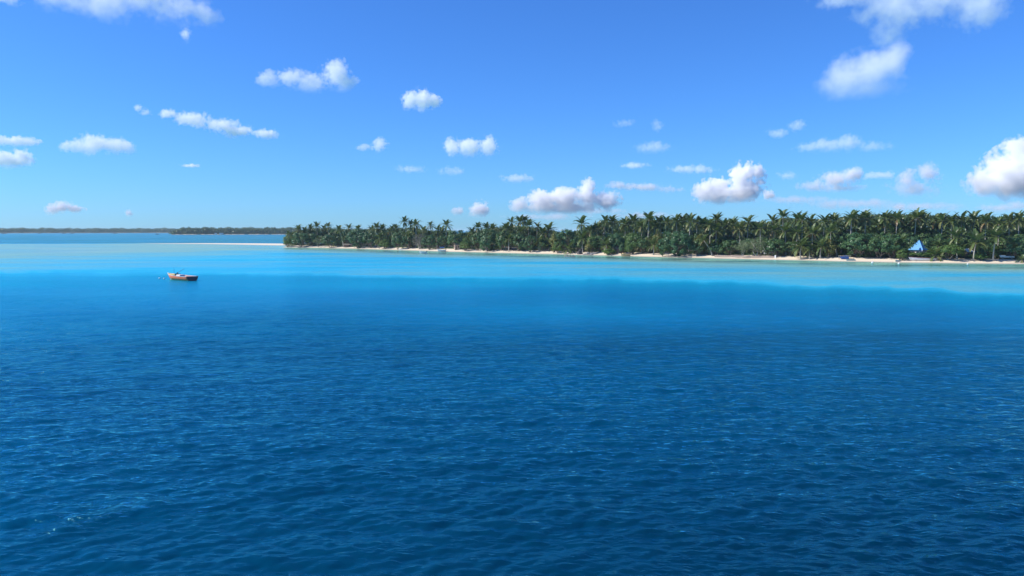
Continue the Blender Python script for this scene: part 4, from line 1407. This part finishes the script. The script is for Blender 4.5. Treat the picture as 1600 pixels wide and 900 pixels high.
# --- canoe shelter: four posts, a flat roof and a blue covered boat under it
def canoe_shelter():
    g = ground(1321, 4.5)
    root = empty('canoe_shelter', g, -azim(1321))
    tag(root, 'open post shelter with a flat pale roof over a blue boat on the beach', 'shelter')
    m = (shore_r(1321) + 4.5) / F
    w = 15.5 * m; h = CAM_H + (360 - 396.8) * m - g.z
    for x in (-w / 2, w / 2):
        for y in (-1.2, 1.2):
            V, Fc = [], []
            tube(V, Fc, [(x * 0.95, y, -0.3), (x * 0.95, y, h)], [0.09, 0.08], 6)
            add('post', (V, Fc), M_PALE, root)
    for y in (-1.2, 1.2):
        add('beam', boxes(((0, y, h + 0.06), (w * 1.02, 0.12, 0.12))), M_PALE, root)
    for k in range(7):
        add('roof_slat', boxes(((w * (k / 6 - 0.5) * 0.97, 0, h + 0.16), (w / 6 * 0.8, 3.0, 0.06))), M_PALE, root)
    q = Vector((g.x, g.y, g.z + 0.28))
    s = skiff('covered_boat', 'small boat under a bright blue cover inside the post shelter', q, -azim(1321) + math.pi * 0.97, 3.0, 1.2, 0.5, 0.25, M_BLUE, M_BLUE, motor=False, thwarts=1)
    V, Fc = [], []
    n = 8
    for i in range(n + 1):
        t = i / n * 0.96 + 0.01
        p0 = hull_point(t, 1, 3.0, 1.3, 0.5, 0.25, .25)
        zr = 0.5 + 0.42 * math.sin(math.pi * min(1, 0.25 + t * 0.75))
        for y, z in ((p0.y, p0.z + 0.05), (p0.y * 0.5, zr + p0.z * 0.2), (0, zr + 0.12 + p0.z * 0.2), (-p0.y * 0.5, zr + p0.z * 0.2), (-p0.y, p0.z + 0.05)):
            V.append(Vector((p0.x, y, z)))
    for i in range(n):
        for j in range(4):
            a = i * 5 + j
            Fc.append((a, a + 1, a + 6, a + 5))
    Fc.append((4, 3, 2, 1, 0)); Fc.append(tuple(n * 5 + j for j in range(5)))
    add('cover', (V, Fc), M_BLUE, s)
    # outrigger canoe lying beside it
    q = ground(1331, 1.2)
    o = skiff('outrigger_canoe', 'pale outrigger canoe at the waterline right of the post shelter', (q.x, q.y, q.z + 0.12), heading_of(-1, 0.05), 3.4, 0.5, 0.30, 0.12, M_GREENP, M_GREENP, motor=False, thwarts=2, cat='canoe')
    V, Fc = [], []
    tube(V, Fc, [(-1.3, -1.2, 0.08), (1.3, -1.2, 0.10)], [0.08, 0.06], 6)
    add('outrigger_float', (V, Fc), M_PALE, o)
    for x in (-0.6, 0.6):
        V, Fc = [], []
        tube(V, Fc, [(x, 0.2, 0.36), (x, -1.2, 0.14)], [0.03, 0.03], 5)
        add('outrigger_boom', (V, Fc), M_PALE, o)
canoe_shelter()

# --- the low wall on the beach, block by block
def beach_wall():
    a, b = ground(1117, 4.2), ground(1211, 4.2)
    L = (b - a).length
    ang = math.atan2(b.y - a.y, b.x - a.x)
    root = empty('beach_wall', (a.x, a.y, 0.55), ang)
    tag(root, 'long low brown wall of blocks along the beach below the grey green trees', 'wall')
    n = int(L / 0.8)
    bw = L / n
    shapes = []
    rg = random.Random(4)
    for k in range(4):
        V, Fc = [], []
        box(V, Fc, (0, 0, 0), (bw * 0.96, 0.4 + 0.05 * k / 3, 0.34))
        shapes.append(mesh_from('block', [v + Vector(((rg.random() - .5) * .05, (rg.random() - .5) * .05, (rg.random() - .5) * .05)) for v in V], Fc, M_CONC))
    for row in range(2):
        for i in range(n):
            o = obj('block', shapes[rg.randrange(4)], root, (bw * (i + 0.5 + 0.25 * (row % 2)), (rg.random() - .5) * 0.06, 0.17 + row * 0.35))
    add('end_post', boxes(((L + 0.45, 0, 0.55), (0.5, 0.6, 1.3))), M_WHITE, root)
beach_wall()

# --- parked truck under the trees at the right edge
def truck():
    g = ground(1575, 10)
    root = empty('parked_truck', (g.x, g.y, g.z + 0.02), heading_of(0.93, -0.36))
    tag(root, 'dark pickup truck with a white panel parked in the shade behind the second beach palm', 'truck')
    m = M_GREYM
    bd = add('body', boxes(((0, 0, 0.78), (4.6, 1.75, 0.5))), M_WHITE, root)
    bd.modifiers.new('bevel', 'BEVEL').width = 0.08
    V = [Vector(v) for v in ((-0.4, -.8, 1.035), (1.5, -.8, 1.035), (1.5, .8, 1.035), (-0.4, .8, 1.035), (-0.2, -.7, 1.75), (0.95, -.7, 1.75), (0.95, .7, 1.75), (-0.2, .7, 1.75))]
    add('cab', (V, [(0, 1, 5, 4), (1, 2, 6, 5), (2, 3, 7, 6), (3, 0, 4, 7), (4, 5, 6, 7)]), M_BLACK, root)
    V2 = [Vector((1.46, -.62, 1.12)), Vector((1.46, .62, 1.12)), Vector((1.02, .55, 1.68)), Vector((1.02, -.55, 1.68))]
    V2 = [v + Vector((0.035, 0, 0.03)) for v in V2]
    add('windscreen', (V2, [(0, 1, 2, 3)]), M_GLASS, root)
    for sy in (-1, 1):
        add('door', boxes(((0.5, sy * 0.885, 0.8), (1.1, 0.03, 0.4))), M_WHITE, root)
        add('headlight', boxes(((2.31, sy * 0.6, 0.86), (0.05, 0.28, 0.16))), M_GREYM, root)
        add('bed_side', boxes(((-1.4, sy * 0.83, 1.2), (1.75, 0.06, 0.36))), M_WHITE, root)
        for x in (-1.45, 1.45):
            bm = bmesh.new()
            bmesh.ops.create_cone(bm, cap_ends=True, segments=16, radius1=0.36, radius2=0.36, depth=0.24, matrix=Matrix.Translation((x, sy * 0.80, 0.36)) @ Matrix.Rotation(math.pi / 2, 4, 'X'))
            me = bpy.data.meshes.new('wheel'); bm.to_mesh(me); bm.free(); me.materials.append(M_BLACK)
            w = obj('wheel', me, root)
            bm = bmesh.new()
            bmesh.ops.create_cone(bm, cap_ends=True, segments=12, radius1=0.19, radius2=0.19, depth=0.26, matrix=Matrix.Translation((x, sy * 0.80, 0.36)) @ Matrix.Rotation(math.pi / 2, 4, 'X'))
            me = bpy.data.meshes.new('rim'); bm.to_mesh(me); bm.free(); me.materials.append(M_GREYM)
            obj('rim', me, w)
truck()

# --- rocks and driftwood
def rock(px, inland, s, mat, label, seed, sink=0.25, name='rock'):
    g = ground(px, inland)
    bm = bmesh.new()
    bmesh.ops.create_icosphere(bm, subdivisions=3, radius=1.0)
    for v in bm.verts:
        n = mnoise.noise(v.co * 1.1 + Vector((seed * 7.1, 0, 0))) * 0.5 + mnoise.noise(v.co * 2.7 + Vector((0, seed * 3.3, 0))) * 0.22
        v.co = v.co * (1 + n)
        v.co = Vector((v.co.x * s[0], v.co.y * s[1], v.co.z * s[2]))
    me = bpy.data.meshes.new(name); bm.to_mesh(me); bm.free(); me.materials.append(mat)
    o = obj(name, me, None, (g.x, g.y, max(g.z, 0) + s[2] * (1 - 2 * sink) * 0.5))
    tag(o, label, 'rock')
rock(906.5, 3.0, (1.3, 1.1, 1.7), M_DARKROCK, 'dark upright boulder at the end of the middle beach', 1)
rock(915, 1.5, (1.4, 1.0, 0.5), M_ROCK, 'flat grey rock nearest the dark boulder', 2)
rock(921, 2.5, (1.2, 0.9, 0.9), M_ROCK, 'highest of the grey rocks under the yellow green shrub', 3)
rock(928, 3.5, (1.6, 1.1, 0.7), M_ROCK, 'broad grey rock at the right of the rock group', 4)
rock(924, 0.5, (1.2, 0.9, 0.4), M_ROCK, 'low grey rock at the waterline in front of the rock group', 5)

def log(px0, px1, inland, r, label, mat=None):
    a, b = ground(px0, inland), ground(px1, inland + 0.6)
    V, Fc = [], []
    c = (a + b) / 2
    pts = [a - c, (a - c) * 0.3 + Vector((0, 0.2, 0.1)), (b - c) * 0.5 + Vector((0, -0.1, 0.08)), b - c]
    tube(V, Fc, [p + Vector((0, 0, r * 0.7)) for p in pts], [r, r * 0.95, r * 0.8, r * 0.55], 7)
    o = obj('driftwood_log', mesh_from('driftwood_log', V, Fc, mat or M_PALE, True), None, c)
    tag(o, label, 'log')
log(1034, 1046, 7, 0.2, 'pale fallen log at the left foot of the great dark seaside tree')
log(741, 752, 6, 0.2, 'grey log lying on the sand below the long dark middle trees')
log(1482, 1494, 7, 0.16, 'pale log on the sand right of the long white boat')
log(818, 846, 9, 0.18, 'long grey log under the trees right of the sunlit short palm')
g = ground(1470.5, 7)
o = buoy(1470.5, 404, 0.42, 'orange float lying on the sand right of the long white boat', M_RED, 'beached_float', 'float')
o.location = g

# --- far boats and houses across the lagoon, a few pixels each
for px, py, L, lab in ((7, 365.4, 16, 'tiny dark boat far across the lagoon, at the left edge'), (62, 365.0, 11, 'tiny dark boat far across the lagoon, second from the left edge'),
                       (100, 365.0, 13, 'tiny dark boat far across the lagoon, left one of the close pair'), (113, 365.1, 11, 'tiny dark boat far across the lagoon, right one of the close pair'),
                       (180, 365.2, 13, 'tiny dark boat alone in the middle of the far left shore'), (246, 366.3, 11, 'tiny dark boat just left of the nearer far shore')):
    p = at(px, py)
    r_ = empty('distant_boat', (p.x, p.y, 0), 0.05)
    tag(r_, lab, 'boat', 'boats moored along the far shore')
    add('hull', hull_strip(L, L * 0.26, 1.4, 0.9, 0, 1), M_DARKROCK, r_)
    add('deck', deck(L, L * 0.26, 1.4, 0.9, 0.01, 0.97, 0.95), M_GREYM, r_)
    add('cabin', boxes(((-L * 0.15, 0, 2.4), (L * 0.3, L * 0.16, 1.8))), M_GREYM, r_)
for px, w, lab in ((337, 7, 'white house far across the lagoon, left of two'), (345.5, 12, 'long white house far across the lagoon, right of two')):
    d = 2374.0
    p = polar(azim(px), d, 0.6)
    r_ = empty('distant_house', p, -azim(px))
    tag(r_, lab, 'house')
    add('wall', boxes(((0, 0, 1.7), (w, 5, 3.4))), M_WHITE, r_)
    add('roof', boxes(((0, 0, 3.75), (w * 1.08, 6, 0.6))), M_WHITE, r_)

# ------------------------------------------------------------------ the damp sea air
def haze():
    t = NT('sea_air')
    v = t.node('VolumePrincipled', Density=HAZE, Anisotropy=0.0)
    v.inputs['Color'].default_value = (0.80, 0.90, 1.0, 1)
    t.l.new(v.outputs[0], t.out.inputs['Volume'])
    V, Fc = [], []
    box(V, Fc, (0, 0, 11.0), (28600, 28600, 30.0))
    o = obj('haze', mesh_from('haze', V, Fc, t.m))
    tag(o, 'thin pale sea haze over the lagoon', kind='stuff')
HAZE = 0.00005
haze()
# ------------------------------------------------------------------ clouds, each a body of droplets at its own height and distance
def cloud(label, blobs, tau=7.0, alt=700.0, base_py=None, amp=2.0, nscale=1.0, soft=0.22, flat=True, name='cloud', squash=1.0, cat='cloud', group=None, billow=0.55, rnd=[0]):
    """blobs: (pixel column, row, half-width px, half-height px) on the photograph's sky, set out in metres at the cloud's distance"""
    rnd[0] += 1
    rg = random.Random(rnd[0] * 17 + 3)
    base = base_py if base_py is not None else max(b[1] + b[3] for b in blobs)
    el = math.atan2(360 - min(base, 352), F)
    dist = (alt - CAM_H) / math.tan(el)
    cxp = sum(b[0] for b in blobs) / len(blobs)
    d0 = ray(cxp, 360); d0 = Vector((d0.x, d0.y, 0)).normalized()
    side = Vector((d0.y, -d0.x, 0))
    mpp = dist / F / max(0.7, ray(cxp, 360).y)        # metres per pixel there
    origin = d0 * dist + Vector((0, 0, CAM_H))
    prim = []
    for (bx, by, bw, bh) in blobs:
        dd = ray(bx, by)
        t = dist / max(1e-6, Vector((dd.x, dd.y, 0)).dot(d0))
        c = Vector((0, 0, CAM_H)) + dd * t
        s = t / F * 1.0
        rx, rz = bw * s, bh * s
        ry = (rx * rz) ** 0.5 * (0.9 + 0.4 * rg.random())
        c = c + d0 * (rg.random() - 0.5) * ry * 0.7
        q = c - origin
        prim.append((Vector((q.dot(side), q.dot(d0), q.z)), (rx, ry, rz)))
    # closed hull round the droplets
    bm = bmesh.new()
    ico = bmesh.new(); bmesh.ops.create_icosphere(ico, subdivisions=2, radius=1.0)
    dirs = [v.co.copy() for v in ico.verts]; ico.free()
    zb = min(c.z - r[2] for c, r in prim)
    for c, r in prim:
        for d in dirs:
            bm.verts.new((c.x + d.x * r[0] * 1.18, c.y + d.y * r[1] * 1.18, max(c.z + d.z * r[2] * 1.18, zb)))
    res = bmesh.ops.convex_hull(bm, input=bm.verts)
    bmesh.ops.delete(bm, geom=[v for v in bm.verts if not v.link_faces], context='VERTS')
    me = bpy.data.meshes.new(name); bm.to_mesh(me); bm.free()
    rs = sorted((r[0] * r[2]) ** 0.5 for _, r in prim)
    rm = rs[len(rs) // 2]
    t = NT('cloud_droplets')
    P = t.node('TexCoord').outputs['Object']
    # billows push the outline about before the shape is measured
    ws = t.vmath('SCALE', P); ws.inputs['Scale'].default_value = nscale / rm
    nz = t.node('TexNoise', Vector=ws.outputs[0], Scale=1.0, Detail=7.0, Roughness=0.6, _noise_dimensions='3D')
    mp = t.vmath('ADD', ws.outputs[0], (rg.random() * 50, rg.random() * 50, 7.0))
    t.l.new(mp.outputs[0], nz.inputs['Vector'])
    fld = None
    for c, r in prim:
        q = t.vmath('SUBTRACT', P, tuple(c)).outputs[0]
        q = t.vmath('MULTIPLY', q, tuple(1 / x for x in r)).outputs[0]
        l = t.vmath('LENGTH', q).outputs['Value']
        f = t.math('SUBTRACT', 1.0, l)
        fld = f if fld is None else t.math('SMOOTH_MAX', fld, f, 0.55)
    f = t.math('ADD', fld, t.math('MULTIPLY', t.math('SUBTRACT', nz.outputs[0], 0.46 if tau >= 5 else 0.49), amp))
    vo = t.node('TexVoronoi', _voronoi_dimensions='3D', _feature='F1', Scale=2.6, Detail=2.0, Roughness=0.6)      # cauliflower heads
    t.l.new(mp.outputs[0], vo.inputs['Vector'])
    f = t.math('ADD', f, t.math('MULTIPLY', t.math('SUBTRACT', 0.50, vo.outputs['Distance']), billow))
    dens = t.math('DIVIDE', f, soft * (1.1 if tau > 4.5 else 1.5), clamp=True)
    if flat:
        z = t.node('SeparateXYZ', Vector=P).outputs['Z']
        hh = max(c.z + r[2] for c, r in prim) - zb
        dens = t.math('MULTIPLY', dens, t.math('DIVIDE', t.math('SUBTRACT', z, zb), hh * 0.5, clamp=True))
    dens = t.math('MULTIPLY', dens, (0.85 if alt < 780 else 0.6 if tau > 3 else 2.2) * tau / (2 * rm))
    pv = t.node('VolumeScatter', Color=(0.86, 0.88, 0.92, 1) if ('grey' in label or 'lavender' in label or 'dim' in label) else (1, 1, 1, 1) if alt <= 750 else (0.995, 0.955, 0.93, 1), Anisotropy=0.0)  # shade of the grey and dim clouds is put into a darker droplet colour
    t.l.new(dens, pv.inputs['Density'])
    t.l.new(pv.outputs[0], t.out.inputs['Volume'])
    me.materials.append(t.m)
    o = obj(name, me, loc=origin, rotz=-math.atan2(d0.x, d0.y))
    tag(o, label, cat, group)
    return o

cloud('broad white cloud cut by the top edge of the sky on the left', [(110, 0, 42, 26), (165, -4, 50, 34), (225, -8, 55, 34), (285, 8, 42, 30), (325, 30, 28, 16)], tau=4, alt=900, soft=0.35)
cloud('small wisp hanging just under the broad cloud at upper left', [(290, 54, 9, 14)], tau=1.2, alt=900, soft=0.6, flat=False)
cloud('small wisp in the top left corner of the sky', [(2, -4, 24, 12)], tau=4, alt=900)
cloud('long white cloud with a raised tower on its right end, upper left of centre', [(418, 124, 22, 13), (450, 122, 30, 17), (485, 128, 32, 16), (524, 118, 24, 26), (540, 130, 22, 16)], tau=5, alt=800, soft=0.3)
cloud('compact round white cloud alone in the upper middle of the sky', [(643, 158, 17, 17), (660, 156, 17, 20), (676, 160, 15, 15)], tau=6, alt=800)
cloud('long slanting streak of thin white cloud on the left', [(262, 178, 18, 9), (300, 185, 34, 13), (345, 195, 36, 12), (370, 205, 26, 12), (412, 208, 28, 9)], tau=2.8, alt=800, soft=0.4, flat=False)
cloud('tiny slanted wisp left of the long cloud streak', [(217, 169, 9, 6), (228, 176, 10, 6)], tau=1.3, alt=800, soft=0.5, flat=False)
cloud('flat white cloud at the left edge, upper of two', [(8, 220, 24, 8), (34, 221, 22, 8)], tau=6, alt=800)
cloud('lumpy white cloud at the left edge, lower of two', [(6, 250, 20, 14), (30, 248, 19, 15)], tau=8, alt=800)
cloud('white cloud with small bumps over a long thin base, near the left edge', [(118, 230, 20, 10), (146, 226, 22, 18), (178, 229, 26, 14), (197, 232, 14, 10)], tau=5, alt=800)
cloud('little white cloud with a peaked right end left of the middle', [(572, 230, 20, 7), (594, 227, 14, 14)], tau=4, alt=800)
cloud('white cloud with two bumps above the middle of the palms', [(708, 230, 20, 16), (733, 232, 24, 17), (765, 229, 20, 19)], tau=6, alt=800)
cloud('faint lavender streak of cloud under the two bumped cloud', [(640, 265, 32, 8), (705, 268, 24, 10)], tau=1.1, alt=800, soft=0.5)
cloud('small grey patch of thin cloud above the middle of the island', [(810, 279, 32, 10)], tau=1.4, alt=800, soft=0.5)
cloud('tiny white dash of cloud low on the left', [(297, 259, 17, 4)], tau=2.5, alt=800, soft=0.4)
cloud('low row of little white puffs above the far left shore', [(80, 328, 14, 9), (96, 322, 14, 11), (116, 326, 16, 7)], tau=4, alt=700)
cloud('tiny white puff low above the far shore', [(201, 333, 6, 7)], tau=3, alt=700)
cloud('pair of small white puffs low over the left palms', [(717, 330, 12, 9), (748, 327, 20, 15)], tau=5, alt=700)
cloud('bank of heaped white cumulus low over the middle palms', [(815, 320, 20, 15), (845, 313, 24, 18), (882, 311, 26, 20), (918, 303, 18, 25), (945, 314, 26, 19), (880, 326, 70, 12)], tau=7, alt=700, base_py=338)
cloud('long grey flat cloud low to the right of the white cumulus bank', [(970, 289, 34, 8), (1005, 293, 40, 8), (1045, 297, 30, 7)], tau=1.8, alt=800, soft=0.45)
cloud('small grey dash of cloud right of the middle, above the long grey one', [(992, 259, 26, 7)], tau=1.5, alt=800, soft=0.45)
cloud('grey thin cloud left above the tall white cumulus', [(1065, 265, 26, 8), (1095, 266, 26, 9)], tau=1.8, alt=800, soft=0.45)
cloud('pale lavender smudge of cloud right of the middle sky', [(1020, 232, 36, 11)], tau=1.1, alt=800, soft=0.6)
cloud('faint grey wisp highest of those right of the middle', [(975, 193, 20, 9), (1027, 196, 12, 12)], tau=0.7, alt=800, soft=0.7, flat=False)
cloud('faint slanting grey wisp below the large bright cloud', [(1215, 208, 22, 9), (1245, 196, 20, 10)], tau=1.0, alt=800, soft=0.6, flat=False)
cloud('tall bright white cumulus heap standing over the palms right of centre', [(1100, 298, 20, 17), (1125, 290, 22, 18), (1160, 274, 20, 24), (1183, 270, 14, 15), (1165, 298, 34, 20), (1130, 308, 46, 14)], tau=9, alt=700, base_py=320)
cloud('tiny white puff just right of the tall cumulus heap', [(1201, 305, 10, 9)], tau=5, alt=700)
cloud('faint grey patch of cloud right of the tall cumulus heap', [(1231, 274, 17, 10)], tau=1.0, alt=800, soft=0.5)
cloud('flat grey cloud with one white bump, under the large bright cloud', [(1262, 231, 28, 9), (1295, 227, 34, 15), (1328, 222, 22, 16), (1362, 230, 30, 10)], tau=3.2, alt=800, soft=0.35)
cloud('large bright soft cloud alone in the upper right', [(1295, 136, 24, 18), (1325, 122, 38, 34), (1362, 112, 38, 40), (1398, 100, 24, 30), (1350, 138, 60, 18)], tau=5, alt=900, soft=0.8, amp=1.6, billow=0.35)
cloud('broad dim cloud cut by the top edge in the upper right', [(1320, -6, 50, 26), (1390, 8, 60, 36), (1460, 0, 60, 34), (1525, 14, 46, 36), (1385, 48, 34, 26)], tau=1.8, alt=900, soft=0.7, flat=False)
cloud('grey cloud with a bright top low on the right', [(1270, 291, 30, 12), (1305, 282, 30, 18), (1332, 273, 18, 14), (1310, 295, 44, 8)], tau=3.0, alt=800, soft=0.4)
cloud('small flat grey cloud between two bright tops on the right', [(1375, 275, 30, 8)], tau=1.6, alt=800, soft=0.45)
cloud('white topped cloud with a hazy blue foot on the right', [(1415, 280, 20, 16), (1450, 270, 20, 18), (1430, 296, 42, 16)], tau=4, alt=750, soft=0.4, base_py=314)
cloud('great heaped white cumulus at the right edge above the palms', [(1540, 286, 30, 20), (1570, 266, 30, 30), (1600, 245, 28, 28), (1610, 280, 50, 34)], tau=9, alt=750, base_py=316)
cloud('low pale cloud bank under the cumulus at the right edge', [(1560, 326, 30, 9), (1596, 322, 28, 10)], tau=2.5, alt=700, soft=0.4)
cloud('little pale puff low over the palms on the right', [(1404, 326, 12, 9), (1350, 330, 10, 6)], tau=2.5, alt=700, soft=0.4)
cloud('faint wide haze streak low over the middle palms', [(860, 339, 90, 7), (1010, 337, 90, 7), (940, 330, 60, 6)], tau=1.3, alt=800, soft=0.7, flat=False)
cloud('faint wide haze streak low over the right palms', [(1330, 318, 90, 9), (1240, 312, 70, 7), (1440, 322, 80, 8)], tau=1.4, alt=800, soft=0.7, flat=False)
